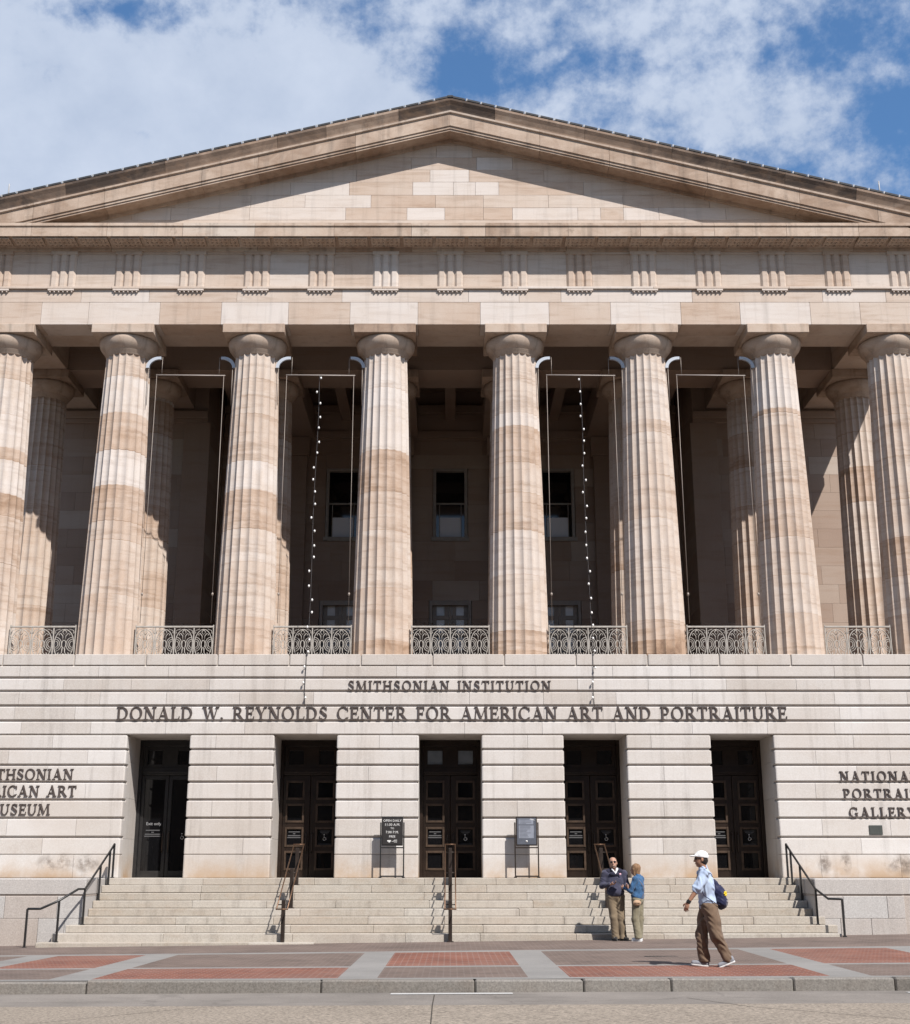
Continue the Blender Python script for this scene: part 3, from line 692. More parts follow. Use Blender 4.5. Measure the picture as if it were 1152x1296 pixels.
# entablature (drawn round the section y = 35.5, set down above the columns)
SHIFT = Vector((0, -2.36, -0.118)); ZB, YB_ = ZA + 0.118, YR + 2.36
b = MB(); XA = 13.46
def px2x(px, k): return (px - 570) / k
low = [(-30, .5), (52, .15), (112, .10), (202, .55), (280, .0), (365, .50), (443, .0), (529, .50), (608, .0), (695, .45), (773, .10), (862, .62), (937, .0), (1026, .25), (1089, .45), (1170, None)]
for i in range(len(low) - 1):
    x0 = px2x(low[i][0], 44.6) if i else -XA; x1 = px2x(low[i + 1][0], 44.6) if i < len(low) - 2 else XA
    b.box(x0 + 0.003, x1 - 0.003, YAF + 0.0015 * (i % 3), 36.28, ZB, 17.205, low[i][1], 0.006)
up = [(-30, .45), (103, .15), (189, .45), (300, .35), (433, .2), (593, .15), (657, .4), (710, .05), (876, .45), (1041, .1), (1121, .5), (1170, None)]
for i in range(len(up) - 1):
    x0 = px2x(up[i][0], 44.4) if i else -XA; x1 = px2x(up[i + 1][0], 44.4) if i < len(up) - 2 else XA
    b.box(x0 + 0.003, x1 - 0.003, YAF + 0.001 * (i % 2), 36.28, 17.21, 17.60, up[i][1], 0.005)
b.box(-XA, XA, 36.285, 37.08, ZB, 17.60, 0.45, 0.006)
for i in range(7): b.box(-XA - 0.06 + i * 3.863, -XA - 0.066 + (i + 1) * 3.863, YAF - 0.07, 36.3, 17.602, 17.672, rnd.uniform(.1, .5), 0.006)
part(b, 'architrave', M['sand'])
for s_ in (-1, 1):      # the side beams, from the corner columns back to the wall
    b = MB()
    x0, x1 = sorted((s_ * (12.62 - 0.8), s_ * XA)); b.box(x0, x1, 37.085, 43.0, ZB, 17.6, 0.5, 0.006); b.box(x0, x1, 37.085, 43.0, 17.605, 19.0, 0.5)
    part(b, 'side_beam', M['sand'])
b = MB(); b.box(-11.81, 11.81, YB_ - 0.75, YB_ + 0.75, ZB, 17.6, 0.55, 0.006)
for x in COLX[1:-1]: b.box(x - 0.7, x + 0.7, YB_ + 0.755, 42.99 if abs(x) > 8 else 45.99, ZB + 0.01, 17.5, 0.55, 0.006)
for x in (-7.4, -3.7, 0, 3.7, 7.4): b.box(x - 0.18, x + 0.18, YB_ + 0.755, 42.99 if abs(x) > 8 else 45.99, 17.2, 17.9, 0.55, 0.006)
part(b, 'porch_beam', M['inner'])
b = MB(); b.box(-11.81, 11.81, 37.085, 46.0, 18.3, 18.6, 0.6)
for x in [i * 0.925 for i in range(-12, 13)]: b.box(x - 0.10, x + 0.10, 37.09, YB_ - 0.76, 18.15, 18.298, 0.5)
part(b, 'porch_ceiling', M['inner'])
# frieze: metopes and triglyphs
b = MB(); XT = [i * A / 2 for i in range(-7, 8)]
b.box(-XA, XA, YAF + 0.13, 36.28, 17.674, 18.9, 0.4)
for i in range(14):
    x0, x1 = XT[i] + 0.372, XT[i + 1] - 0.372
    b.box(x0, x1, YAF + 0.05, YAF + 0.128, 17.675, 18.74, rnd.choice([.3, .4, .5, .35, .25]), 0.004)
    b.box(x0, x1, YAF + 0.03, YAF + 0.128, 18.742, 18.80, 0.35, 0.004)
part(b, 'frieze', M['sand'])
tri = MB()
w = 0.37; z0, z1 = 17.675, 18.70; yf = YAF - 0.01; yb = YAF + 0.125; g = 0.062
outline = [(-w, yb), (-w, yf + g), (-w + g, yf), (-w / 3 - g, yf), (-w / 3, yf + g), (-w / 3 + g, yf), (w / 3 - g, yf), (w / 3, yf + g), (w / 3 + g, yf), (w - g, yf), (w, yf + g), (w, yb)]
tri.prism(outline, z0, z1, 'z'); tri.box(-w - 0.012, w + 0.012, yf - 0.012, yb, z1 + 0.002, 18.80, 0.4, 0.004)
for k in range(len(XT)):
    t_ = MB(); t_.v = list(tri.v); t_.f = list(tri.f); t_.sm = list(tri.sm); t_.mi = list(tri.mi); t_.t = [rnd.choice([.15, .3, .45, .55])] * len(tri.f)
    o = t_.build('triglyph', M['sand'], bld, SHIFT + Vector((XT[k], 0, 0)))
    t_ = MB(); t_.box(-w, w, YAF - 0.066, YAF - 0.004, 17.545, 17.60, 0.25, 0.004)
    for j in range(6): t_.lathe([(0.028, 17.49), (0.018, 17.548)], 8, -w + (j + .5) * w / 3, YAF - 0.035, 0.25)
    t_.build('regula', M['sand'], bld, SHIFT + Vector((XT[k], 0, 0)))
# horizontal cornice
YK = 34.88
b = MB(); XK = 14.05; prof = [(36.3, 18.80), (YAF - 0.02, 18.80), (YAF - 0.03, 18.90), (YAF - 0.06, 18.93), (YK + 0.03, 19.0), (YK + 0.03, 18.965), (YK, 18.965), (YK, 19.26), (YK - 0.035, 19.275), (YK - 0.035, 19.31), (YK - 0.005, 19.315), (YK - 0.005, 19.38), (36.3, 19.42)]
cn = [-XK, -11.9, -9.75, -7.6, -5.55, -3.3, -1.1, 1.0, 3.35, 5.4, 7.5, 9.55, 11.6, XK]; ct = [.3, .45, .25, .1, .3, .5, .25, .55, .4, .35, .45, .35, .5, .3]
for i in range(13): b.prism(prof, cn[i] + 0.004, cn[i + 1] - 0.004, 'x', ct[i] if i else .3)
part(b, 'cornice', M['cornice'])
mu = MB(); mu.box(-0.415, 0.415, YK + 0.06, YAF - 0.075, 18.915, 18.957, 0.3, 0.003)
for j in range(6):
    for q in range(3): mu.lathe([(0.030, 18.890), (0.024, 18.916)], 6, -0.325 + 0.13 * j, YK + 0.14 + 0.17 * q, 0.3)
mum = mu.mesh('mutule', M['cornice'])
for i in range(-14, 15): link('mutule', mum, bld, SHIFT + Vector((i * A / 4, 0, 0)))
# tympanum blocks
b = MB(); SL = 0.2544; ZAP = 22.41               # slope of the gable; corona underside at the apex
rows = [19.81, 20.206, 20.616, 21.045, 21.447, 21.856, 22.26, 22.5, 22.7]
spec = {0: [(166, .12), (215, .18), (315, .12), (437, .5), (515, .0), (563, .55), (612, .52), (649, .10), (732, .12), (761, .5), (790, .15), (835, .2), (920, .3), (1000, .3)],
        1: [(220, .25), (316, .2), (385, .10), (469, .66), (551, .5), (612, .35), (695, .3), (790, .52), (900, .35)],
        2: [(300, .2), (366, .08), (441, .5), (522, .0), (574, .1), (602, .04), (632, .5), (740, .45), (850, .4)],
        3: [(380, .3), (450, .45), (544, .03), (594, .5), (690, .4), (800, .4)], 4: [(440, .45), (520, .5), (604, .04), (650, .45), (740, .4)],
        5: [(480, .35), (552, .2), (598, .4), (660, .35)], 6: [(500, .4), (590, .45)], 7: [(520, .4)]}
b.box(-12.5, 12.5, YAF + 0.002, YAF + 0.3, 19.36, 19.808, .4)
for r in range(8):
    z0, z1 = rows[r], rows[r + 1]; half = (ZAP + 0.45 - z0) / SL
    cs = [px2x(p, 43.7) for p, _ in spec[r]]; tn = [t_ for _, t_ in spec[r]]
    cs = [-half] + [c for c in cs if -half < c < half] + [half]; tn = [.3] + tn
    tn = tn[:len(cs) - 1] if len(tn) >= len(cs) - 1 else tn + [.35] * (len(cs) - 1 - len(tn))
    for i in range(len(cs) - 1): b.box(cs[i] + 0.003, cs[i + 1] - 0.003, YAF + 0.0015 * (i % 3), YAF + 0.3, z0 + 0.003, z1, tn[i], 0.004)
part(b, 'tympanum', M['sand'])
# raking cornice: corona and sima swept up both slopes
def rake(mb, prof, cuts, tones, side):
    """prof in (y, height above the corona underside); blocks between cuts measured from the apex"""
    n = len(prof); ar = sum(prof[i][0] * prof[(i + 1) % n][1] - prof[(i + 1) % n][0] * prof[i][1] for i in range(n))
    for i in range(len(cuts) - 1):
        a0, a1 = cuts[i] + (0.004 if i else 0), cuts[i + 1] - 0.004
        v0 = [(side * a0, p[0], ZAP + p[1] - SL * a0) for p in prof]; v1 = [(side * a1, p[0], ZAP + p[1] - SL * a1) for p in prof]
        fs = [tuple(range(n)), tuple(reversed(range(n, 2 * n)))] + [(i_, n + i_, n + (i_ + 1) % n, (i_ + 1) % n) for i_ in range(n)]
        if (ar > 0) == (side > 0): fs = [tuple(reversed(f)) for f in fs]
        mb.add(v0 + v1, fs, tones[i % len(tones)])
cor = [(36.2, 0.06), (YAF, 0.06), (YAF - 0.005, -0.06), (YAF - 0.05, -0.06), (YAF - 0.07, 0.04), (YK + 0.10, 0.04), (YK + 0.10, -0.01), (YK + 0.065, -0.01), (YK + 0.065, 0.05), (YK + 0.035, 0.05), (YK + 0.035, 0.12), (YK, 0.13), (YK, 0.52), (36.2, 0.52)]
fil = [(36.2, 0.522), (YK - 0.005, 0.522), (YK - 0.05, 0.545), (YK - 0.055, 0.60), (36.2, 0.60)]
sim = [(36.2, 0.602), (YK - 0.02, 0.602), (YK - 0.035, 0.66), (YK - 0.09, 0.78), (YK - 0.15, 0.88), (YK - 0.155, 0.95), (36.2, 0.96)]
b = MB()
for s_, cc_, tt_, st_ in ((-1, [0, 2.75, 5.55, 7.15, 9.9, 11.9, 14.05], [.5, .58, .5, .42, .55, .5], [1.0, .6, .9, .75, 1.0, .85]), (1, [0, 2.6, 4.6, 7.4, 10.0, 12.2, 14.05], [.45, .5, .58, .5, .6, .55], [1.0, .7, .75, .95, 1.0, .7])):
    rake(b, cor, cc_, tt_, s_); rake(b, fil, cc_, [.3, .4, .35], s_)
    rake(b, sim, [0, 1.5, 3.6, 5.0, 8.2, 11.0, 14.05] if s_ < 0 else [0, 1.3, 3.9, 6.4, 9.6, 11.6, 14.05], st_, s_)
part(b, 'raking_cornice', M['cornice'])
b = MB()
for s_ in (-1, 1):
    n0 = [(0, 22.47 + 0.9), (s_ * 14.3, 22.47 + 0.9 - SL * 14.3)]
    pr_ = [(n0[0][0], n0[0][1]), (n0[1][0], n0[1][1]), (n0[1][0], n0[1][1] - 0.12), (n0[0][0], n0[0][1] - 0.12)]
    b.prism(pr_, 36.25, 60, 'y')
part(b, 'roof', M['slate'])
# slate edge tiles with pale laps between them
tl = MB(); tl.box(-0.185, 0.185, YK - 0.17, YK + 0.5, 0.0, 0.066, b=0.008); tlm = tl.mesh('roof_tile', M['slate'])
lp = MB(); lp.box(-0.235, -0.19, YK - 0.165, YK + 0.5, 0.0, 0.078, b=0.006); lpm = lp.mesh('tile_lap', M['lead'])
ang = math.atan(SL)
for s_ in (-1, 1):
    for i in range(33):
        xx = 0.25 + i * 0.425
        o = link('roof_tile', tlm, bld, SHIFT + Vector((s_ * xx, 0, ZAP + 0.957 - SL * xx))); o.rotation_euler = (0, s_ * ang, 0)
        k = link('tile_lap', lpm, o)
b = MB(); b.box(-0.09, 0.09, YK - 0.18, YK + 0.5, ZAP + 0.94, ZAP + 1.03, b=0.02); part(b, 'ridge_cap', M['slate'])
for s_, x in ((-1, -12.7), (1, 12.35)):
    b = MB(); b.tube([(x, YK + 0.1, ZAP + 0.95 - SL * abs(x)), (x, YK + 0.1, ZAP + 1.5 - SL * abs(x))], 0.02, 6); part(b, 'lightning_rod', M['lead'])

# porch walls
SHIFT = Vector((0, -3.0, -0.2))
YP, YQ, XQ = 43.0, 46.0, 8.1
b = MB()
def blockwall(mb, x0, x1, y0, y1, z0, z1, holes=(), rowh=0.62, bl=1.9, lo=0.3, hi=0.7):
    z = z0; r = 0
    while z < z1 - 0.01:
        zt = min(z + rowh, z1); e = x0; cuts = [x0]
        x = x0 + bl * (0.5 if r % 2 else 1.0) * rnd.uniform(.85, 1.15)
        while x < x1 - 0.3: cuts.append(x); x += bl * rnd.uniform(.8, 1.2)
        cuts.append(x1)
        for i in range(len(cuts) - 1):
            spans = [(cuts[i] + 0.003, cuts[i + 1] - 0.003)]
            tn = rnd.uniform(lo, hi) if rnd.random() > 0.12 else 0.05
            for (hx0, hx1, hz0, hz1) in holes:
                if hz0 < zt - 0.02 and hz1 > z + 0.02:
                    spans = [s2 for (a, c) in spans for s2 in ((a, min(c, hx0)), (max(a, hx1), c)) if s2[1] - s2[0] > 0.01]
            for (a, c) in spans: mb.box(a, c, y0 + rnd.uniform(0, 0.003), y1, z + 0.003, zt - 0.002, tn)
        z = zt; r += 1
blockwall(b, -14.3, -XQ, YP, 46.4, ZF, 16.5); blockwall(b, XQ, 14.3, YP, 46.4, ZF, 16.5)
WX = [-3.78, 0.0, 3.78]
holes = [(x - 0.62, x + 0.62, 12.82, 15.48) for x in WX] + [(x - 0.74, x + 0.74, ZF, 10.70) for x in WX]
holes = [(h[0], h[1], h[2], h[3]) for h in holes]
# rows chosen so that sills and heads fall on joints
for (za, zb) in ((ZF, 10.70), (10.70, 12.82), (12.82, 15.48), (15.48, 16.5)): blockwall(b, -XQ + 0.003, XQ - 0.003, YQ, YQ + 0.4, za, zb, holes, rowh=(zb - za) / max(1, round((zb - za) / 0.62)))
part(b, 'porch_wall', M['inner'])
b = MB()
for x0, x1 in ((-14.3, -XQ), (XQ, 14.3)):
    b.box(x0, x1, YP + 0.0, 46.4, 16.505, 18.6, 0.5); b.box(x0 - 0.02, x1 + 0.02, YP - 0.10, YP - 0.004, 16.1, 16.24, 0.5, 0.01); b.box(x0 - 0.02, x1 + 0.02, YP - 0.16, YP - 0.004, 16.245, 16.5, 0.45, 0.01)
b.box(-XQ + 0.03, XQ - 0.03, YQ - 0.002, YQ + 0.4, 16.505, 18.6, 0.5)
for q, (z0, z1, d_) in enumerate(((16.6, 16.85, 0.16), (16.86, 17.5, 0.08), (17.51, 17.8, 0.25))): b.box(-XQ + 0.03, XQ - 0.03, YQ - d_, YQ - 0.004, z0, z1, 0.5, 0.008)
for x in (-5.55, -1.85, 1.85, 5.55):
    b.box(x - 0.48, x + 0.48, YQ - 0.22, YQ - 0.004, ZF, 15.9, rnd.uniform(.4, .6), 0.01); b.box(x - 0.56, x + 0.56, YQ - 0.30, YQ - 0.004, 15.905, 16.595, 0.45, 0.02)
for s_ in (-1, 1):
    x0, x1 = sorted((s_ * (XQ - 0.12), s_ * (XQ + 0.75))); b.box(x0, x1, YP - 0.11, YP - 0.006, ZF, 16.09, 0.5, 0.01)
part(b, 'porch_pilaster', M['inner'])
for x in WX:
    mb = MB(); z0, z1 = 12.82, 15.48; y = YQ + 0.12
    mb.box(x - 0.60, x - 0.50, YQ - 0.03, y + 0.1, z0, z1, b=0.006); mb.box(x + 0.50, x + 0.60, YQ - 0.03, y + 0.1, z0, z1, b=0.006)
    mb.box(x - 0.5, x + 0.5, YQ - 0.03, y + 0.1, z1 - 0.09, z1, b=0.006); mb.box(x - 0.66, x + 0.66, YQ - 0.08, y + 0.1, z0 - 0.004, z0 + 0.14, b=0.006)
    mb.box(x - 0.5, x + 0.5, y, y + 0.06, 14.19, 14.25, b=0.004)
    for q in (-0.38, 0.38): mb.box(x + q - 0.012, x + q + 0.012, y + 0.01, y + 0.05, z0 + 0.14, 14.19)
    wfr = part(mb, 'porch_window', M['frame'])
    mb = MB(); mb.box(x - 0.5, x + 0.5, y + 0.055, y + 0.07, z0 + 0.14, z1 - 0.09); mb.build('window_pane', M['glass'], wfr)
    mb = MB(); mb.box(x - 0.37, x + 0.37, y + 0.035, y + 0.049, z0 + 0.15, 13.72); mb.build('window_blind', M['blind'], wfr)
    mb = MB(); z1 = 10.70
    mb.box(x - 0.72, x - 0.62, YQ - 0.03, y + 0.1, ZF, z1, b=0.006); mb.box(x + 0.62, x + 0.72, YQ - 0.03, y + 0.1, ZF, z1, b=0.006); mb.box(x - 0.62, x + 0.62, YQ - 0.03, y + 0.1, z1 - 0.16, z1, b=0.006)
    mb.box(x - 0.05, x + 0.05, y - 0.02, y + 0.08, ZF, z1 - 0.16, b=0.006)
    for q in range(7): zz_ = ZF + 0.25 + q * 0.60; mb.box(x - 0.62, x + 0.62, y, y + 0.05, zz_ - 0.07, zz_ + 0.07, b=0.004)
    for q in (-0.54, -0.13, 0.13, 0.54): mb.box(x + q - 0.07, x + q + 0.07, y + 0.004, y + 0.046, ZF, z1 - 0.16, b=0.004)
    wd = part(mb, 'porch_door', M['frame'])
    mb = MB(); mb.box(x - 0.6, x + 0.6, y + 0.05, y + 0.065, ZF, z1 - 0.16); mb.build('door_pane', M['porchglass'], wd)
b = MB(); b.box(-60, -14.35, 43.2, 60, -0.5, 19.0, 0.45); b.box(14.35, 60, 43.2, 60, -0.5, 19.0, 0.45); b.box(-14.3, 14.3, 46.45, 60, 0, 19.0, 0.45)
part(b, 'main_block', M['sand'])

SHIFT = Vector((0, 0, 0))
# ------------------------------------------------------------------ entrance steps
st = thing('entrance_steps', 'broad pale granite entrance steps with grey side blocks below the museum doors', 'steps', (0, 0, 0))
RI, TR, Y1 = ZL / 8, 0.34, 29.7
XI = 8.36
ends = {-1: 9.1, 0: 8.86, 1: 8.66, 2: 8.45}
for n in range(-1, 8):
    y0 = Y1 + TR * n; z1 = RI * (n + 1); z0 = z1 - RI - (0.0 if n > 0 else 0.3)
    xl = -ends.get(n, XI); xr_ = ends.get(n, XI) if n >= 0 else -3.0
    if n >= 1: xr_ = {1: 8.72, 2: 8.55}.get(n, XI)
    if n == 0: xr_ = 8.7
    back = y0 + TR + 0.02 if n < 7 else 34.5
    if n == -1: back = y0 + TR + 0.02
    b = MB(); e = xl; x = xl
    while e < xr_ - 0.01:
        x = min(e + rnd.uniform(1.5, 3.1), xr_)
        if xr_ - x < 0.7: x = xr_
        b.box(e + 0.0012, x - 0.0012, y0 + rnd.uniform(0, 0.003), back if n < 7 else y0 + 1.5, z0 + (0.001 if n > -1 else 0), z1 - 0.002 * (n % 2) + rnd.uniform(-0.003, 0.003), rnd.uniform(.05, .9), 0.012); e = x
    if n == 7: b.box(-XI, XI, y0 + 1.504, 34.5, z0, ZL - 0.002, 0.3)
    o = b.build('step', M['steps'], st)
b = MB(); b.box(-XI, XI, 32.12, 34.4, -0.4, ZL - RI - 0.01, 0.4); b.build('step_core', M['steps'], st)
for s_ in (-1, 1):
    b = MB(); xi, xo = XI + 0.005, (10.4 if s_ > 0 else 15.0)
    def sb(x0, x1, *a): b.box(*(sorted((s_ * x0, s_ * x1))), *a)
    zt = ZL - 0.006
    sb(xi, xo, 30.4, 32.6, 0.985, zt, 0.35, 0.02)
    sb(xi, xo, 30.43, 32.6, 0.955, 0.985, 0.9)
    cs = [xi, 9.0, 10.0, xo] if s_ > 0 else [xi, 9.0, 10.2, 11.8, 13.4, xo]
    for i in range(len(cs) - 1): sb(cs[i] + 0.003, cs[i + 1] - 0.003, 30.405, 32.6, 0.47, 0.955, [.2, .75, .1, .5, .3][i] if s_ < 0 else [.35, .1, .4][i], 0.008)
    cs = [xi, 8.9, 9.6, xo] if s_ > 0 else [xi, 8.8, 9.4, 10.6, 12.4, xo]
    for i in range(len(cs) - 1): sb(cs[i] + 0.003, cs[i + 1] - 0.003, 30.40, 32.6, -0.5, 0.466, [.15, .3, .85, .4, .5][i] if s_ < 0 else [.3, .5, .6][i], 0.008)
    if s_ > 0:
        sb(xo + 0.003, 15, 30.55, 32.6, 0.985, zt, 0.5, 0.02); sb(xo + 0.003, 15, 30.58, 32.6, 0.955, 0.985, 0.9); sb(xo + 0.003, 12.4, 30.56, 32.6, -0.5, 0.955, 0.75, 0.008); sb(12.406, 15, 30.56, 32.6, -0.5, 0.955, 0.4, 0.008)
    b.build('side_block', M['cheek'], st)
b = MB(); b.box(-14.4, -8.38, 32.66, 34.5, -0.5, ZL - 0.004, 0.5); b.box(8.38, 14.4, 32.66, 34.5, -0.5, ZL - 0.004, 0.5); b.build('footing', M['granite'], bld)

# ------------------------------------------------------------------ handrails
def zstep(y):   # tread height at depth y
    n = math.floor((y - Y1) / TR); return RI * (max(-1, min(7, n)) + 1)
def side_rail(s_, low_end, label):
    t_ = thing('handrail', label, 'handrail', (s_ * 8.28, 31.0, 0), 'black handrails at the ends of the steps')
    H_ = 0.86; off = Vector((s_ * 8.28, 31.0, 0))
    feet = [(8.24, 32.22, ZL), (8.26, 31.94, None), (8.29, 31.28, None), (8.33, 30.22, None)] + ([(8.69, 29.52, 0.0), (9.36, 29.45, None)] if low_end else [(8.74, 29.62, None)])
    mb = MB(); P = []
    for (x, y, z) in feet:
        zf = zstep(y) if z is None else z
        if y < Y1 and z is None: zf = gz(s_ * x, y)
        q = Vector((s_ * x, y, zf)); P.append(q)
    if low_end: tops = [P[0].z + .80, P[1].z + .80, P[2].z + .80, P[3].z + .78, 0.86, P[5].z + .82]
    else: tops = [P[0].z + .80, P[1].z + .80, P[2].z + .80, P[3].z + .78, P[4].z + .80]
    rail = [Vector((p.x, p.y, z)) - off for p, z in zip(P, tops)]
    if low_end: rail = rail[:4] + [Vector((s_ * 8.42, 30.0, rail[3].z - 0.0)) - Vector((off.x, off.y, 0)), rail[4] + Vector((0, 0, .02)), Vector((s_ * 9.08, 29.47, tops[5])) - off, rail[5]]
    else: rail = rail[:4] + [Vector((s_ * 8.52, 29.92, tops[4] + 0.0)) - off, rail[4]]
    mb.tube(rail, 0.026, 8, smooth=True); mb.build('rail', M['blacksteel'], t_)
    for p, z in zip(P, tops):
        mb = MB(); q = p - off; mb.box(q.x - 0.022, q.x + 0.022, q.y - 0.022, q.y + 0.022, p.z - 0.01, z, b=0.004); mb.box(q.x - 0.04, q.x + 0.04, q.y - 0.04, q.y + 0.04, p.z - 0.002, p.z + 0.02, b=0.004)
        mb.build('post', M['blacksteel'], t_)
side_rail(-1, True, 'long six-post black handrail bending out to the pavement, nearest the exit only door')
side_rail(1, False, 'short black handrail with five posts, below the National Portrait Gallery lettering')
def centre_rail(x, label):
    t_ = thing('double_handrail', label, 'handrail', (x, 29.6, 0), 'double brass handrails up the middle of the steps')
    for k, (y, z) in enumerate(((29.58, 0.0), (30.96, RI * 4), (31.92, RI * 7))):
        mb = MB(); g0 = gz(x, y) if k == 0 else z; zt = 0.80 + (y - 29.6) * RI / TR + 0.10
        mb.box(-0.042, 0.042, y - 29.6 - 0.05, y - 29.6 + 0.06, g0 - 0.02, zt, b=0.008); mb.box(-0.075, 0.075, y - 29.6 - 0.07, y - 29.6 + 0.09, g0 - 0.02, g0 + 0.02, b=0.006)
        mb.build('post', M['brownsteel'], t_)
        mb = MB(); mb.tube([(-0.12, y - 29.58, zt - 0.10), (0.12, y - 29.58, zt - 0.10)], 0.012, 6); mb.build('bracket', M['brownsteel'], t_)
    y0, z0 = 29.30, 0.70; y1 = 32.2; z1 = z0 + (y1 - y0) * RI / TR
    for s_ in (-1, 1):
        mb = MB(); mb.tube([(s_ * 0.12, y0 - 29.6, z0), (s_ * 0.12, y1 - 29.6, z1)], 0.0145, 8); mb.build('rail', M['brass'], t_)
    for (y, z) in ((y0, z0), (y1, z1)):
        mb = MB(); mb.tube([(-0.137, y - 29.6, z), (0.137, y - 29.6, z)], 0.015, 8); mb.build('cross_bar', M['brass'], t_)
centre_rail(-3.71, 'double brass handrail between the exit only door and the opening hours sign')
centre_rail(0.0, 'double brass handrail in front of the middle door between the two sign stands')
centre_rail(3.66, 'double brass handrail behind the man in the dark pullover')

# ------------------------------------------------------------------ balcony railings between the columns
def curve(mb, pts, r=0.011): mb.tube(pts, r, 5, smooth=True)
pm = MB(); W2, H2 = 0.245, 0.45
curve(pm, [(W2 * 0.93 * math.sin(R(a)), 0, 0.5 + H2 * math.cos(R(a))) for a in range(0, 361, 15)], 0.013)
curve(pm, [(0.05 * math.sin(R(a)), 0, 0.5 + 0.12 * math.cos(R(a))) for a in range(0, 361, 30)], 0.012)
for s_ in (-1, 1):
    for rr in (0.19, 0.135, 0.085): curve(pm, [(s_ * (0.20 - rr * 0.78 * math.sin(R(a)) * 1.0), 0, 0.5 + rr * 1.12 * math.cos(R(a))) for a in range(0, 181, 20)], 0.010)
    for v_ in (-1, 1):
        curve(pm, [(s_ * 0.03, 0, 0.5 + v_ * 0.12), (s_ * 0.035, 0, 0.5 + v_ * 0.25), (s_ * 0.09, 0, 0.5 + v_ * 0.33), (s_ * 0.13, 0, 0.5 + v_ * 0.30), (s_ * 0.11, 0, 0.5 + v_ * 0.25)], 0.011)
        curve(pm, [(0, 0, 0.5 + v_ * 0.28), (s_ * 0.05, 0, 0.5 + v_ * 0.37), (0, 0, 0.5 + v_ * 0.44)], 0.010)
        curve(pm, [(s_ * 0.10, 0, 0.5 + v_ * 0.46), (s_ * 0.20, 0, 0.5 + v_ * 0.42), (s_ * 0.235, 0, 0.5 + v_ * 0.31), (s_ * 0.20, 0, 0.5 + v_ * 0.36)], 0.009)
pmesh = pm.mesh('scroll_panel', M['iron'])
bays = [(COLX[i], COLX[i + 1]) for i in range(7)]
rl = ['in the narrow end bay nearest the Art Museum lettering', 'above the exit only door', 'crossed by the bulb string nearest the opening hours sign', 'in the middle bay, over the middle entrance door',
      'crossed by the bulb string nearest the grey poster stand', 'above the door behind the walking man', 'in the narrow end bay nearest the Portrait Gallery lettering']
for i, (xa, xb) in enumerate(bays):
    c = (xa + xb) / 2; wid = (xb - xa) - 1.58 - 0.04; y = 33.68
    t_ = thing('balcony_railing', 'wrought iron scroll railing ' + rl[i], 'railing', (c, y, ZF), 'scrolled iron railings between the columns'); t_.scale = (1, 1, 0.91)
    mb = MB(); mb.box(-wid / 2, wid / 2, -0.025, 0.025, 1.02, 1.07, b=0.006); mb.build('top_rail', M['iron'], t_)
    mb = MB(); mb.box(-wid / 2, wid / 2, -0.02, 0.02, 0.0, 0.035, b=0.004); mb.build('bottom_rail', M['iron'], t_)
    n = 4 if wid > 1.9 else 3; pw = wid / n
    for k in range(n + 1):
        mb = MB(); xx = -wid / 2 + k * pw; e_ = k in (0, n); mb.box(xx - 0.014, xx + 0.014, -0.016, 0.016, 0.036, 1.10 if e_ else 1.019, b=0.003)
        mb.build('post', M['iron'], t_)
    for k in range(n):
        o = link('scroll_panel', pmesh, t_, (-wid / 2 + (k + .5) * pw, 0, 0.03)); o.scale = (pw / 0.505, 1, 0.985)

# ------------------------------------------------------------------ banner frames and strings of bulbs
bk = MB()
pts_o = [(0.36 * (1 - math.cos(R(a))), 0.34 * math.sin(R(a))) for a in range(0, 91, 10)]
outl = [(0.0, 0.0)] + pts_o[1:] + [(0.42, 0.34), (0.42, 0.26)] + [(0.09 + 0.30 * (1 - math.cos(R(a))), 0.26 * math.sin(R(a))) for a in range(90, -1, -10)]
bk.prism(outl, -0.035, 0.035, 'y', 0.3)
bkm = bk.mesh('bracket', M['bracket'])
fl = ['without bulbs, nearest the Art Museum lettering', 'holding the bulb string nearest the opening hours sign', 'holding the bulb string nearest the grey poster stand', 'without bulbs, nearest the Portrait Gallery lettering']
for k, i in enumerate((1, 2, 4, 5)):
    xa, xb = COLX[i] + 0.635, COLX[i + 1] - 0.635; c = (xa + xb) / 2; y = 33.72
    t_ = thing('banner_frame', 'pale bar and cable banner frame ' + fl[k], 'banner frame', (c, y, 14.985), 'empty banner frames between the pillars')
    for s_ in (-1, 1):
        o = link('bracket', bkm, t_, (s_ * (xb - c + 0.06), 0, 0.33)); o.scale = (-s_, 1, 1)
        mb = MB(); ex = s_ * (xb - c - 0.40); mb.tube([(ex, 0, 0.66), (ex + (0 if s_ < 0 else -0.0) , 0, 0.13)], 0.008, 6); mb.build('hanger', M['cable'], t_)
        mb = MB(); cx_ = s_ * (xb - c - 0.26); mb.tube([(cx_, 0, 0.12), (cx_, 0.0, -7.05)], 0.008, 6); mb.lathe([(0.0, -6.3), (0.03, -6.28), (0.03, -6.22), (0.0, -6.2)], 8, cx_, 0); mb.build('cable', M['cable'], t_)
        mb = MB(); cx_ = s_ * (xb - c - 0.02); mb.tube([(cx_, 0, 0.33), (cx_ + s_ * -0.0, 0, -0.8)], 0.010, 6); mb.build('strap', M['cable'], t_)
    mb = MB(); mb.tube([(-(xb - c) + 0.24, 0, 0.12), ((xb - c) - 0.22, 0, 0.10)], 0.017, 8); mb.build('bar', M['rod'], t_)
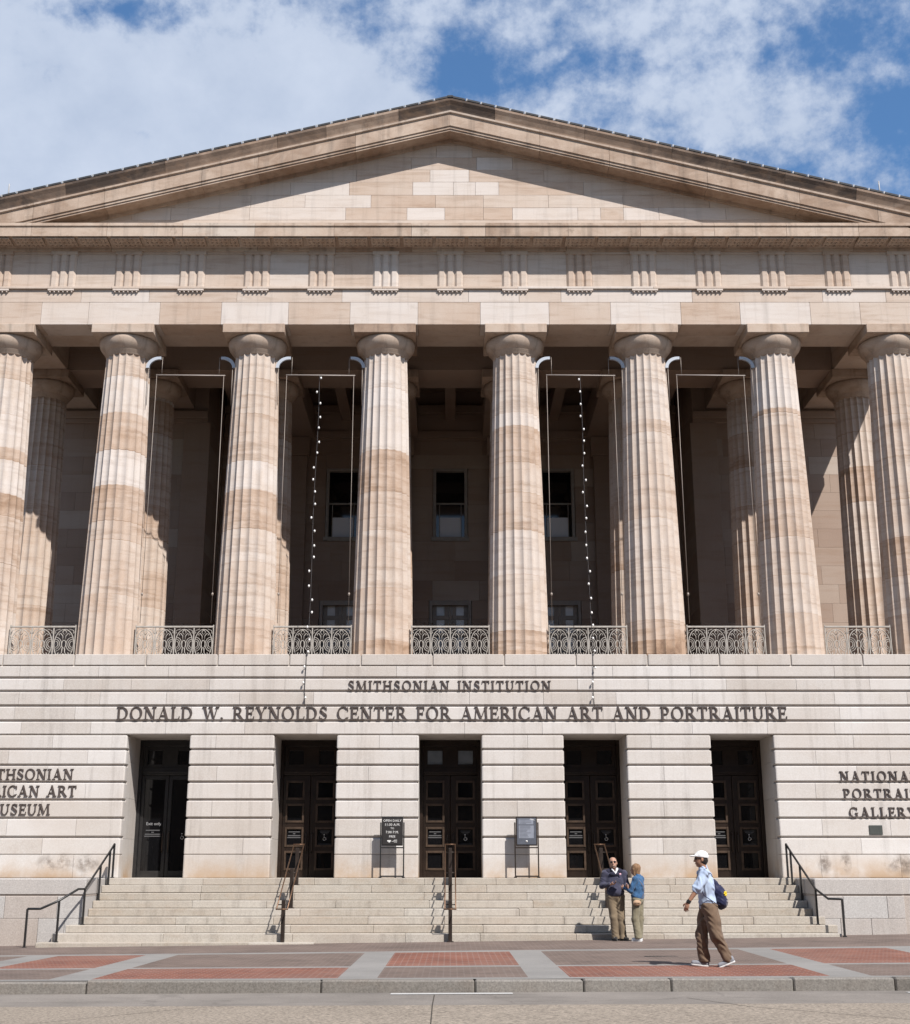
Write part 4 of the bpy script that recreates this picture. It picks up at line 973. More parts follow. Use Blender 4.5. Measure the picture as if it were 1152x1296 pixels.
for x, lab in ((-3.72, 'white bulb string ending above the word Reynolds'), (3.69, 'white bulb string ending above the words Art and')):
    t_ = thing('string_lights', lab, 'string lights', (x, 33.67, 6.9))
    sgn = 1 if x > 0 else -1
    path = [(0, 0.03, 8.17)] + [(0.015 * math.sin(q * 9), 0.03 - 0.80 * q ** 1.25, 8.17 - 7.5 * q) for q in [j / 14 for j in range(1, 14)]]
    path += [(0.01, -0.90, 0.42), (0.0, -1.045, 0.04), (0.0, -1.055, -0.3), (-0.02, -1.05, -0.9), (0.0, -1.05, -1.34)]
    mb = MB(); mb.tube(path, 0.008, 6); mb.build('flex', M['wire'], t_)
    pv = [Vector(p) for p in path]; L = [0]
    for i in range(1, len(pv)): L.append(L[-1] + (pv[i] - pv[i - 1]).length)
    s0 = 0.1; k = 0
    while s0 < L[-1]:
        j = max(i for i in range(len(L)) if L[i] <= s0); j = min(j, len(L) - 2); q = (s0 - L[j]) / (L[j + 1] - L[j]); p = pv[j].lerp(pv[j + 1], q)
        dx = rnd.choice([-1, 1]) * rnd.uniform(0.02, 0.06); p2 = p + Vector((dx, -0.05 if j < 14 else -0.06, rnd.uniform(-0.05, 0.02)))
        mb = MB(); mb.lathe([(0.0, -0.038), (0.021, -0.026), (0.028, -0.004), (0.023, 0.018), (0.012, 0.035), (0.0, 0.037)], 10)
        bo = mb.build('bulb', M['bulb'], t_, p2)
        mb = MB(); mb.tube([tuple(Vector((0, 0, 0.03))), tuple((p - p2) + Vector((0, 0, 0.0)))], 0.009, 5); mb.build('bulb_holder', M['wire'], bo)
        s0 += 0.385; k += 1

# ------------------------------------------------------------------ the two sign stands
def sign(x, brown, label, cat='sign'):
    m = M['brownsteel'] if brown else M['blacksteel']; y = 32.31
    t_ = thing('sign_stand', label, cat, (x, y, ZL), 'framed sign stands at the top of the steps')
    for s_ in (-1, 1):
        mb = MB(); mb.box(s_ * 0.285 - 0.016, s_ * 0.285 + 0.016, -0.016, 0.016, 0.0, 1.32, b=0.005); mb.build('leg', m, t_)
        mb = MB(); mb.box(s_ * 0.285 - 0.03, s_ * 0.285 + 0.03, -0.17, 0.17, 0.0, 0.03, b=0.006); mb.build('foot', m, t_)
    mb = MB(); mb.box(-0.268, 0.268, -0.014, 0.014, 0.02, 0.055, b=0.004); mb.build('lower_bar', m, t_)
    mb = MB(); mb.box(-0.268, 0.268, -0.02, 0.02, 0.70, 0.73, b=0.004); mb.build('shelf_bar', m, t_)
    mb = MB(); mb.box(-0.262, 0.262, -0.03, 0.02, 0.76, 1.455, b=0.008); board = mb.build('board', m, t_)
    mb = MB(); mb.box(-0.235, 0.235, -0.036, -0.029, 0.79, 1.425); mb.build('poster', M['signgrey'] if brown else M['signblack'], board)
    yy = -0.0375
    if not brown:
        for txt, z, sz in (('OPEN DAILY', 1.335, 0.078), ('11:30 A.M.', 1.235, 0.085), ('TO', 1.155, 0.062), ('7:00 P.M.', 1.055, 0.085), ('FREE', 0.955, 0.075)):
            sans(txt, sz, 'opening_hours_lettering', M['white'], board, (0, yy, z), 0.0015, spacing=1.03)
        mb = MB()
        mb.box(-0.12, -0.03, yy - 0.0, yy + 0.003, 0.862, 0.892); mb.box(-0.09, -0.05, yy, yy + 0.003, 0.840, 0.8615); mb.box(-0.005, 0.012, yy, yy + 0.003, 0.855, 0.868)
        mb.tube([(0.12, yy, 0.892), (0.05, yy, 0.888), (0.03, yy, 0.868), (0.05, yy, 0.848), (0.12, yy, 0.848)], 0.007, 5); mb.build('emblem', M['white'], board)
        mb = MB(); mb.box(0.10, 0.25, -0.024, -0.0205, 0.735, 0.755); mb.build('label_strip', M['white'], t_)
    else:
        mb = MB()
        mb.box(-0.19, 0.17, yy, yy + 0.003, 1.27, 1.40); mb.box(-0.19, 0.18, yy, yy + 0.003, 0.94, 1.245); mb.build('printed_panel', M['signpale'], board)
        mb = MB()
        for k in range(14):
            z = 1.385 - k * 0.032
            if 1.245 < z < 1.27: continue
            w_ = rnd.uniform(0.14, 0.30); mb.box(-0.17, -0.17 + w_, yy - 0.0015, yy + 0.001, z - 0.005, z + 0.005)
        mb.build('print_lines', M['signgrey'], board)
        mb = MB(); mb.lathe([(0.0, 0), (0.026, 0), (0.026, 0.003), (0.0, 0.003)], 12); 
        for v in range(len(mb.v)): p = mb.v[v]; mb.v[v] = (p[0] - 0.0, yy - 0.001 + p[2], 0.865 + p[1])
        mb.build('emblem', M['white'], board)
        mb = MB(); mb.prism([(0.10, 1.405), (0.205, 1.375), (0.205, 1.365), (0.10, 1.39)], yy - 0.002, yy + 0.001, 'y'); mb.build('glare_strip', M['white'], board)
sign(-1.43, False, 'black framed opening hours sign with white lettering, on thin legs')
sign(1.88, True, 'brown framed sign stand with a grey printed poster')
b = MB(); b.box(-0.30, 0.30, -0.03, 0.03, -0.03, 0.008, b=0.004)
for k in range(9): b.box(-0.27 + k * 0.062, -0.24 + k * 0.062, -0.022, 0.022, 0.0085, 0.011)
o = b.build('drain_grate', M['blacksteel'], None, (3.78, 24.1, gz(3.78, 24.1))); tag(o, 'small dark drain slot in the brown brick paving near the walking man', 'drain')

# ------------------------------------------------------------------ people: smooth bodies grown from blended tapered limbs
class Blob:
    def __init__(s): s.p = []; s.cuts = []; s.wr = None
    def cap(s, p, q, r0, r1=None, k=0.03, sub=False): s.p.append(('c', np.array(p, float), np.array(q, float), r0, r0 if r1 is None else r1, k, sub)); return s
    def ell(s, c, r, k=0.03, rot=None, sub=False): s.p.append(('e', np.array(c, float), np.array(r, float), np.array(rot, float) if rot is not None else np.eye(3), 0, k, sub)); return s
    def chain(s, pts, rs, k=0.03):
        for i in range(len(pts) - 1): s.cap(pts[i], pts[i + 1], rs[i], rs[i + 1], k)
        return s
    def cut(s, n, d): s.cuts.append((np.array(n, float), d)); return s       # keep n.x < d
    def mesh(s, name, mat, h=0.008):
        lo = np.full(3, 1e9); hi = -lo
        for q in s.p:
            if q[6]: continue
            if q[0] == 'c': rr = max(q[3], q[4]); a = np.minimum(q[1], q[2]) - rr; b_ = np.maximum(q[1], q[2]) + rr
            else: rr = max(q[2]); a = q[1] - rr; b_ = q[1] + rr
            lo = np.minimum(lo, a); hi = np.maximum(hi, b_)
        lo -= 0.03; hi += 0.03
        n = np.ceil((hi - lo) / h).astype(int) + 1
        ax = [lo[i] + h * np.arange(n[i]) for i in range(3)]
        D = np.full(n, 0.5)
        for q in s.p:
            pad = 0.06 + q[5]
            if q[0] == 'c': rr = max(q[3], q[4]); a = np.minimum(q[1], q[2]) - rr - pad; b_ = np.maximum(q[1], q[2]) + rr + pad
            else: rr = max(q[2]); a = q[1] - rr - pad; b_ = q[1] + rr + pad
            i0 = np.clip(((a - lo) / h).astype(int), 0, n); i1 = np.clip(np.ceil((b_ - lo) / h).astype(int) + 1, 0, n)
            sl_ = tuple(slice(i0[i], i1[i]) for i in range(3))
            X, Y, Zz = np.meshgrid(ax[0][sl_[0]], ax[1][sl_[1]], ax[2][sl_[2]], indexing='ij')
            if q[0] == 'c':
                d = q[2] - q[1]; L = max(d @ d, 1e-9)
                t = np.clip(((X - q[1][0]) * d[0] + (Y - q[1][1]) * d[1] + (Zz - q[1][2]) * d[2]) / L, 0, 1)
                dist = np.sqrt((X - q[1][0] - t * d[0]) ** 2 + (Y - q[1][1] - t * d[1]) ** 2 + (Zz - q[1][2] - t * d[2]) ** 2) - (q[3] + (q[4] - q[3]) * t)
            else:
                P = np.stack([X - q[1][0], Y - q[1][1], Zz - q[1][2]], -1) @ q[3].T
                k0 = np.linalg.norm(P / q[2], axis=-1); k1 = np.linalg.norm(P / q[2] ** 2, axis=-1) + 1e-9
                dist = k0 * (k0 - 1) / k1
            k = q[5]; cur = D[sl_]
            if q[6]: hh = np.clip(0.5 - 0.5 * (cur + dist) / k, 0, 1); D[sl_] = cur * (1 - hh) - dist * hh + k * hh * (1 - hh)
            else: hh = np.clip(0.5 + 0.5 * (dist - cur) / k, 0, 1); D[sl_] = dist * (1 - hh) + cur * hh - k * hh * (1 - hh)
        X, Y, Zz = np.meshgrid(*ax, indexing='ij')
        if s.wr: D = D + s.wr(X, Y, Zz)
        for nn, dd in s.cuts: D = np.maximum(D, X * nn[0] + Y * nn[1] + Zz * nn[2] - dd)
        D[0] = D[-1] = 0.5; D[:, 0] = D[:, -1] = 0.5; D[:, :, 0] = D[:, :, -1] = 0.5
        ins = D < 0
        c = [ins[a:n[0] - 1 + a, b_:n[1] - 1 + b_, e_:n[2] - 1 + e_] for a in (0, 1) for b_ in (0, 1) for e_ in (0, 1)]
        cnt = sum(q.astype(int) for q in c); act = (cnt > 0) & (cnt < 8)
        idx = -np.ones(act.shape, int); ijk = np.argwhere(act); idx[act] = np.arange(len(ijk))
        acc = np.zeros((len(ijk), 3)); num = np.zeros(len(ijk))
        i, j, k_ = ijk.T
        crn = [(a, b_, e_) for a in (0, 1) for b_ in (0, 1) for e_ in (0, 1)]
        val = {q: D[i + q[0], j + q[1], k_ + q[2]] for q in crn}
        for q in crn:
            for a_ in range(3):
                if q[a_] == 0:
                    w_ = list(q); w_[a_] = 1; w_ = tuple(w_); v0, v1 = val[q], val[w_]; m = (v0 < 0) != (v1 < 0)
                    t = np.where(m, v0 / np.where(m, v0 - v1, 1), 0)
                    for ax_ in range(3):
                        acc[:, ax_] += np.where(m, q[ax_] + (t if ax_ == a_ else 0), 0)
                    num += m
        V = lo + (ijk + acc / num[:, None]) * h
        faces = []
        for a_ in range(3):
            o1, o2 = [(1, 2), (2, 0), (0, 1)][a_]
            s0 = [slice(1, -1)] * 3; s0[a_] = slice(0, -1); s1 = list(s0); s1[a_] = slice(1, None)
            A_, B_ = ins[tuple(s0)], ins[tuple(s1)]
            off = np.array([0 if q == a_ else 1 for q in range(3)])
            for m, flip in ((A_ & ~B_, False), (~A_ & B_, True)):
                e = np.argwhere(m) + off
                if not len(e): continue
                def cell(d1, d2):
                    f = e.copy(); f[:, o1] -= d1; f[:, o2] -= d2; return idx[f[:, 0], f[:, 1], f[:, 2]]
                qd = np.stack([cell(1, 1), cell(0, 1), cell(0, 0), cell(1, 0)], 1)
                faces.append(qd[:, ::-1] if flip else qd)
        Fc = np.concatenate(faces); Fc = Fc[(Fc >= 0).all(1)]
        me = bpy.data.meshes.new(name); me.from_pydata(V.tolist(), [], Fc.tolist()); me.materials.append(mat)
        me.polygons.foreach_set('use_smooth', [True] * len(me.polygons)); me.update(); return me
    def build(s, name, mat, parent, h=0.008): return link(name, s.mesh(name, mat, h), parent)

def cloth(name, col, rough=0.9, var=0.18, scale=14, weave=None):
    t = NT(new_mat(name)); n = t.noise(scale, 6, 0.65)
    c = t.ramp(n, [(0.3, tuple(x * (1 - var) for x in col)), (0.7, tuple(min(1, x * (1 + var)) for x in col))])
    t.bump(t.noise(60, 4, 0.6), 0.3, 0.004); t.b.inputs['Sheen Weight'].default_value = 0.15
    return t.fin(c, rough, 0, 0.15)
P_ = dict(skinA=simple('light_skin', (0.50, 0.29, 0.20), 0.55, 0, 0.35, 0.08), skinB=simple('ruddy_skin', (0.47, 0.27, 0.19), 0.55, 0, 0.35, 0.08), skinC=simple('tanned_skin', (0.40, 0.215, 0.14), 0.55, 0, 0.35, 0.1),
          navy=cloth('slate_blue_knit', (0.060, 0.060, 0.095)), darknavy=cloth('dark_navy_yoke', (0.028, 0.028, 0.050)), khaki=cloth('khaki_twill', (0.235, 0.180, 0.120)), olive=cloth('olive_khaki_twill', (0.25, 0.22, 0.15)), brownk=cloth('brown_khaki_twill', (0.175, 0.120, 0.082), var=0.25, scale=9),
          denim=cloth('blue_denim', (0.050, 0.125, 0.25), var=0.35, scale=18), shirt=cloth('pale_blue_shirt', (0.47, 0.57, 0.74), var=0.06), whitec=cloth('white_cotton', (0.80, 0.80, 0.80), var=0.04), black=cloth('black_leather', (0.018, 0.016, 0.016), 0.5), grey=cloth('grey_shoe_mesh', (0.26, 0.27, 0.30)), sole=cloth('white_rubber_sole', (0.68, 0.68, 0.67), var=0.05),
          hairb=cloth('light_brown_hair', (0.25, 0.145, 0.078), 0.6, 0.5, 45), hairg=cloth('short_grey_hair', (0.19, 0.15, 0.125), 0.7, 0.3, 30), haird=cloth('dark_hair', (0.022, 0.016, 0.014), 0.6, 0.3, 30), bagnavy=cloth('navy_nylon', (0.018, 0.021, 0.062), 0.55), tan=cloth('tan_leather', (0.50, 0.33, 0.21), 0.6), yellow=cloth('yellow_print', (0.80, 0.60, 0.04), var=0.05), pink=cloth('pale_pink_print', (0.75, 0.45, 0.52), var=0.05), lens=simple('dark_lens', (0.012, 0.012, 0.014), 0.08, 0, 0.5, 0.05))

def V3(*a): return np.array(a, float)
def unit(v): return v / np.linalg.norm(v)
def frame(f):
    f = unit(np.array([f[0], f[1], 0.0])); return f, np.array([f[1], -f[0], 0.0])     # forward, right-hand side
def head(b, c, f, up, s=1.0):
    """skull, jaw, nose, ears, chin; f forward, up along the neck"""
    f = unit(f); up = unit(up - f * (up @ f)); r = np.cross(f, up)
    rot = np.stack([r, f, up])
    b.ell(c + up * 0.035 * s, (0.076 * s, 0.095 * s, 0.088 * s), 0.02, rot); b.ell(c - up * 0.035 * s + f * 0.018 * s, (0.060 * s, 0.076 * s, 0.082 * s), 0.03, rot)
    b.ell(c - up * 0.098 * s + f * 0.060 * s, (0.024 * s, 0.022 * s, 0.018 * s), 0.02, rot)
    b.cap(c + up * 0.010 * s + f * 0.092 * s, c - up * 0.030 * s + f * 0.110 * s, 0.009 * s, 0.014 * s, 0.012)
    b.ell(c - up * 0.060 * s + f * 0.090 * s, (0.024 * s, 0.010 * s, 0.006 * s), 0.008, rot); b.ell(c - up * 0.074 * s + f * 0.088 * s, (0.021 * s, 0.010 * s, 0.006 * s), 0.008, rot)
    for e in (-1, 1):
        b.ell(c + r * 0.078 * e * s - up * 0.005 * s - f * 0.008 * s, (0.010 * s, 0.020 * s, 0.032 * s), 0.008, rot)
        b.ell(c + r * 0.031 * e * s + up * 0.006 * s + f * 0.094 * s, (0.017 * s, 0.012 * s, 0.011 * s), 0.010, rot, sub=True)
    return r, up, f
def eyes(c, r, up, f, parent, s=1.0):
    b = Blob()
    for e in (-1, 1): b.ell(c + r * 0.031 * e * s + up * 0.006 * s + f * 0.079 * s, (0.012 * s,) * 3, 0.003)
    b.build('eyes', P_['haird'], parent, 0.004)
def hand(b, w, d, pn, ts, curl=0.5, s=1.0):
    """w wrist, d along the hand, pn palm normal (towards the palm side), ts side the thumb is on; curl 0 flat, 1 fist"""
    d = unit(d); pn = unit(pn - d * (pn @ d)); sd = unit(ts - d * (ts @ d) - pn * (ts @ pn)); rot = np.stack([sd, pn, d])
    b.ell(w + d * 0.045 * s, (0.040 * s, 0.016 * s, 0.052 * s), 0.012, rot)
    for i, (o, L) in enumerate(((0.029, 0.072), (0.010, 0.081), (-0.010, 0.076), (-0.028, 0.058))):
        p = w + d * (0.086 - 0.004 * abs(i - 1)) * s + sd * o * s; a = 0.25 + curl * 0.55; dirn = d; q = p
        for j, fr in enumerate((0.44, 0.31, 0.25)):
            th = a * (0.6 + 0.7 * j) * (1 + 0.08 * i); dj = unit(d * math.cos(th) + pn * math.sin(th) + sd * 0.05 * (1.5 - i)); q2 = q + dj * L * fr * s
            b.cap(q, q2, (0.0092 - 0.0008 * j) * s, (0.0086 - 0.0008 * j) * s, 0.004); q = q2
    t0 = w + d * 0.022 * s + sd * 0.030 * s; t1 = t0 + unit(sd * 0.75 + d * 0.65 + pn * 0.25) * 0.042 * s; t2 = t1 + unit(sd * 0.15 + d * 0.85 + pn * 0.5) * 0.030 * s
    b.cap(t0, t1, 0.013 * s, 0.011 * s, 0.010); b.cap(t1, t2, 0.0105 * s, 0.009 * s, 0.005)
def shoe(parent, ank, d, mat, sole, name='shoe', tilt=0.0, L=0.275):
    d = unit(np.array([d[0], d[1], 0.0])); dd = unit(d * math.cos(tilt) + V3(0, 0, 1) * math.sin(tilt)); u_ = np.cross(np.cross(dd, V3(0, 0, 1)), dd)
    u_ = unit(u_); heel = ank - u_ * 0.055 - dd * 0.055
    b = Blob(); b.cap(heel + dd * 0.02, heel + dd * 0.12, 0.042, 0.041, 0.02); b.cap(heel + dd * 0.12, heel + dd * (L - 0.06), 0.042, 0.034, 0.02); b.cap(heel + u_ * 0.03 + dd * 0.02, ank + u_ * 0.01, 0.042, 0.046, 0.02)
    b.cut(-u_, -((heel - u_ * 0.022) @ u_)); o = b.build(name, mat, parent, 0.006)
    b = Blob(); b.cap(heel + dd * 0.018 - u_ * 0.026, heel + dd * 0.12 - u_ * 0.026, 0.045, 0.046, 0.02); b.cap(heel + dd * 0.12 - u_ * 0.026, heel + dd * (L - 0.058) - u_ * 0.026, 0.046, 0.038, 0.02)
    b.cut(u_, (heel - u_ * 0.020) @ u_).cut(-u_, -((heel - u_ * 0.046) @ u_)); b.build('sole', sole, o, 0.006)
def foot(b, ank, d, tilt=0.0):
    d = unit(np.array([d[0], d[1], 0.0])); dd = d * math.cos(tilt) + V3(0, 0, math.sin(tilt)); u_ = unit(np.cross(np.cross(dd, V3(0, 0, 1)), dd))
    b.cap(ank - u_ * 0.01, ank - u_ * 0.062 + dd * 0.11, 0.030, 0.020, 0.02)
def folds(amp, fx=9, fz=30):
    return lambda X, Y, Z_: amp * (np.sin(fz * Z_ + 14 * X + 5 * np.sin(11 * Y)) * np.sin(fx * X + 7 * Z_ + 9 * Y)) + 0.45 * amp * np.sin(2.1 * fz * Z_ - 21 * X + 6 * np.sin(17 * X + 9 * Z_)) * np.sin(19 * Y + 13 * X)

# --- man in the dark pullover, holding a phone
px_, py_ = 3.66, 29.24
man = thing('person', 'stout man in dark pullover and khaki trousers, standing with a phone in his hand', 'person', (px_, py_, gz(px_, py_)))
f = V3(0.15, -1, 0); SHL, SHR = V3(-.235, .0, 1.43), V3(.185, .02, 1.43); EL, ER = V3(-.315, -.02, 1.17), V3(.245, -.02, 1.17); WL, WR = V3(-.155, -.235, 1.20), V3(.20, -.26, 1.165)
HL, HR, KL, KR, AL, AR = V3(-.115, .0, .93), V3(.075, .0, .93), V3(-.075, -.01, .50), V3(.085, -.015, .50), V3(-.045, .02, .10), V3(.12, .0, .10)
hc = V3(-.05, -.035, 1.655); upv = V3(-.06, .22, 1)
b = Blob(); r_, u2, f2 = head(b, hc, V3(-.12, -1, 0.22), upv, 1.06)
b.cap(V3(-.035, .02, 1.45), hc - u2 * .04, .062, .058); b.ell(V3(-.03, 0, 1.22), (.185, .125, .24), .05); b.cap(SHL, SHR, .062, .062, .05); b.ell(V3(-.02, -.03, 1.04), (.175, .135, .15), .05)
b.chain([SHL, EL, WL], [.056, .044, .030]); b.chain([SHR, ER, WR], [.056, .044, .030]); b.chain([HL, KL, AL], [.085, .055, .040]); b.chain([HR, KR, AR], [.085, .055, .040]); b.ell(V3(-.02, .01, .93), (.16, .12, .10), .05)
hand(b, WL, V3(.9, -.2, .12), V3(0.1, .3, 1), V3(0.1, -1, .3), 0.75); hand(b, WR, V3(.35, -.9, -.1), V3(-.9, -.2, -.2), V3(0, -.1, 1), 0.6); foot(b, AL, V3(-.1, -1, 0)); foot(b, AR, V3(.5, -1, 0))
b.build('body', P_['skinB'], man, 0.006); eyes(hc, r_, u2, f2, man, 1.06)
b = Blob(); b.ell(V3(-.03, 0, 1.22), (.205, .145, .27), .05); b.cap(SHL, SHR, .080, .080, .05); b.ell(V3(-.02, -.03, 1.05), (.198, .160, .16), .05); b.chain([SHL, EL, WL - V3(.02, -.02, 0)], [.076, .062, .047], .03); b.chain([SHR, ER, WR + V3(0, .04, 0)], [.076, .062, .047], .03); b.cap(V3(-.035, .02, 1.48), V3(-.04, .01, 1.53), .075, .068, .02)
b.wr = folds(.005); b.cut((0, 0, -1), -.945); b.build('pullover', P_['navy'], man)
b = Blob(); b.cap(V3(-.165, -.01, 1.47), V3(-.06, .02, 1.505), .068, .075, .03); b.cap(V3(.10, -.01, 1.47), V3(-.01, .02, 1.505), .068, .075, .03); b.ell(V3(-.04, -.105, 1.42), (.115, .05, .055), .03); b.build('shoulder_yoke', P_['darknavy'], man)
b = Blob(); b.cap(V3(-.085, -.095, 1.525), V3(-.035, -.135, 1.46), .020, .012, .01); b.cap(V3(.025, -.085, 1.53), V3(-.02, -.150, 1.43), .030, .012, .01); b.build('shirt_collar', P_['whitec'], man, 0.006)
b = Blob(); b.ell(V3(.085, -.150, 1.42), (.026, .012, .026), .005); b.build('chest_badge', P_['pink'], man, 0.006)
b = Blob(); b.chain([HL, KL, AL - V3(0, 0, .02), AL + V3(0, -.01, -.07)], [.112, .088, .076, .078], .03); b.chain([HR, KR, AR - V3(0, 0, .02), AR + V3(0, -.01, -.07)], [.114, .088, .076, .078], .03); b.ell(V3(-.02, .005, .95), (.182, .140, .10), .04); b.wr = folds(.005, 8, 22); b.cut((0, 0, 1), 1.0); b.cut((0, 0, -1), -.04); b.build('trousers', P_['khaki'], man)
shoe(man, AL, V3(-.15, -1, 0), P_['black'], P_['black']); shoe(man, AR, V3(.55, -1, 0), P_['black'], P_['black'])
b = Blob(); b.ell(hc + u2 * .060 - f2 * .022, (.083, .092, .078), .01, np.stack([r_, f2, u2])); b.cut(f2 * .8 - u2 * .6, (f2 * .8 - u2 * .6) @ (hc + u2 * .072)); b.build('hair', P_['hairg'], man, 0.006)
b = Blob(); 
for e in (-1, 1): b.ell(hc + r_ * .034 * e + u2 * .008 + f2 * .100, (.030, .010, .022), .006, np.stack([r_, f2, u2])); b.cap(hc + r_ * .06 * e + u2 * .012 + f2 * .088, hc + r_ * .083 * e + u2 * .006 - f2 * .01, .005, .005, .004)
b.cap(hc - r_ * .03 + u2 * .014 + f2 * .106, hc + r_ * .03 + u2 * .014 + f2 * .106, .005, .005, .004); b.build('sunglasses', P_['lens'], man, 0.005)
b = Blob(); b.ell(hc - u2 * .085 + f2 * .055, (.046, .040, .030), .01, np.stack([r_, f2, u2])); b.ell(hc - u2 * .082 + f2 * .100, (.016, .012, .006), .006, np.stack([r_, f2, u2]), sub=True); b.build('beard', P_['hairg'], man, 0.006)
mb = MB(); mb.box(-.038, .038, -.005, .005, -.075, .075, b=.004)
ph = mb.build('phone', M['blacksteel'], None); ph.location = Vector((px_ - .02, py_ - .29, gz(px_, py_) + 1.235)); ph.rotation_euler = (R(-62), 0, R(72)); tag(ph, 'small black phone in the hand of the man in the pullover', 'phone')

# --- woman in the denim jacket, turned to the man
qx, qy = 4.10, 29.03
wom = thing('person', 'woman in a blue denim jacket and olive trousers with a tan hip bag, turned away', 'person', (qx, qy, gz(qx, qy)))
f, rr_ = frame((-.85, .50)); sh = lambda fo, ri, z: f * fo + rr_ * ri + V3(0, 0, z)
SHL, SHR = sh(-.03, -.165, 1.315), sh(-.03, .165, 1.315); EL, ER = sh(.06, -.215, 1.06), sh(-.02, .215, 1.06); WL, WR = sh(.27, -.13, 1.12), sh(.19, .17, 1.14)
HL, HR, KL, KR, AL, AR = sh(0, -.085, .86), sh(0, .085, .86), sh(.04, -.085, .46), sh(.0, .09, .46), sh(-.02, -.085, .085), sh(.045, .10, .085)
hc = sh(.03, 0, 1.515); b = Blob(); r_, u2, f2 = head(b, hc, f + V3(-.3, 0, .06), V3(0, 0, 1) + f * .08, .98)
b.cap(sh(-.02, 0, 1.34), hc - u2 * .05, .050, .048); b.ell(sh(-.01, 0, 1.15), (.135, .115, .20), .05, np.stack([rr_, f, V3(0, 0, 1)])); b.cap(SHL, SHR, .048, .048, .05); b.ell(sh(0, 0, .90), (.155, .115, .13), .05, np.stack([rr_, f, V3(0, 0, 1)]))
b.chain([SHL, EL, WL], [.042, .034, .024]); b.chain([SHR, ER, WR], [.042, .034, .024]); b.chain([HL, KL, AL], [.075, .047, .034]); b.chain([HR, KR, AR], [.075, .047, .034])
hand(b, WL, f * .9 + rr_ * .3 + V3(0, 0, .2), rr_, V3(0, 0, 1), .7, .9); hand(b, WR, f * .9 - rr_ * .4 + V3(0, 0, .2), -rr_, V3(0, 0, 1), .7, .9); foot(b, AL, f); foot(b, AR, f - rr_ * .3)
b.build('body', P_['skinA'], wom, 0.006); eyes(hc, r_, u2, f2, wom, .98)
b = Blob(); RT = np.stack([rr_, f, V3(0, 0, 1)]); b.ell(sh(-.01, 0, 1.15), (.162, .140, .24), .05, RT); b.cap(SHL, SHR, .066, .066, .05); b.ell(sh(0, 0, .95), (.175, .140, .14), .05, RT); b.chain([SHL, EL, WL - f * .03], [.062, .052, .040], .03); b.chain([SHR, ER, WR - f * .03], [.062, .052, .040], .03); b.cap(sh(-.04, -.05, 1.39), sh(-.04, .05, 1.39), .035, .035, .03)
b.wr = folds(.006, 11, 28); b.cut((0, 0, -1), -.835); b.build('denim_jacket', P_['denim'], wom)
b = Blob(); b.chain([HL, KL, AL - V3(0, 0, .01)], [.098, .080, .084], .03); b.chain([HR, KR, AR - V3(0, 0, .01)], [.098, .080, .084], .03); b.ell(sh(0, -.0, .87), (.165, .125, .11), .04, RT); b.wr = folds(.004, 8, 22); b.cut((0, 0, 1), .93); b.cut((0, 0, -1), -.06); b.build('trousers', P_['olive'], wom)
shoe(wom, AL, f, P_['whitec'], P_['sole'], L=.245); shoe(wom, AR, f - rr_ * .3, P_['whitec'], P_['sole'], L=.245)
HR_ = np.stack([r_, f2, u2]); b = Blob(); b.ell(hc + u2 * .035 - f2 * .018, (.092, .105, .100), .02, HR_); b.ell(hc - u2 * .07 - f2 * .055, (.078, .052, .105), .04, HR_); b.cap(hc - r_ * .075 - u2 * .0 + f2 * .02, hc - r_ * .066 - u2 * .13 + f2 * .005, .026, .018, .03); b.cap(hc + r_ * .075 + f2 * .02, hc + r_ * .066 - u2 * .13 + f2 * .005, .026, .018, .03)
b.cap(hc - u2 * .06 + f2 * .13, hc + u2 * .05 + f2 * .135, .055, .050, .02, sub=True); b.wr = lambda X, Y, Z_: .003 * np.sin(90 * X + 60 * Y); b.build('hair', P_['hairb'], wom, 0.006); wom.scale = (.985,) * 3; man.scale = (.985,) * 3
t_ = thing('hip_bag', 'small tan leather bag at the hip of the woman in denim', 'bag', (qx, qy, gz(qx, qy)))
bc = sh(-.02, 0, .79) + V3(-.06, -.165, 0); b = Blob(); b.ell(bc, (.088, .040, .060), .02); b.ell(bc + V3(0, 0, .012), (.080, .044, .050), .02); b.build('pouch', P_['tan'], t_)
b = Blob(); b.cap(bc + V3(-.055, -.043, .004), bc + V3(.045, -.045, -.002), .006, .006, .004); b.build('zip', P_['black'], t_, .005)
mb = MB(); mb.tube([bc + V3(.07, .02, .03), V3(.135, -.10, 1.0), V3(.11, -.145, 1.14), V3(.02, -.135, 1.28), V3(-.06, -.06, 1.392), V3(-.09, .03, 1.37)], .008, 6, ry=.003); mb.build('strap', P_['tan'], t_)

# --- man walking past with a cap and a drawstring bag
wx, wy = 4.19, 21.6
wal = thing('person', 'man in a white cap, pale blue shirt and brown trousers striding along the pavement', 'person', (wx, wy, gz(wx, wy)))
f = V3(-1, 0.12, 0); f = unit(f); SHN, SHF = V3(-.055, -.185, 1.445), V3(-.035, .185, 1.445); EN, EF = V3(-.215, -.235, 1.185), V3(.06, .24, 1.18); WN_, WF = V3(-.365, -.215, .985), V3(-.02, .24, .955)
HN, HF, KN, KF, AN, AF = V3(.015, -.095, .90), V3(-.01, .095, .90), V3(.085, -.10, .475), V3(-.115, .10, .475), V3(.262, -.09, .145), V3(-.085, .10, .095)
hc = V3(-.075, -.01, 1.665); b = Blob(); r_, u2, f2 = head(b, hc, V3(-1, .08, .0), V3(-.05, 0, 1), 1.04)
b.cap(V3(-.03, 0, 1.46), hc - u2 * .05, .058, .055); b.ell(V3(-.03, 0, 1.24), (.115, .165, .24), .05); b.cap(SHN, SHF, .055, .055, .05); b.ell(V3(0, 0, .97), (.115, .155, .14), .05)
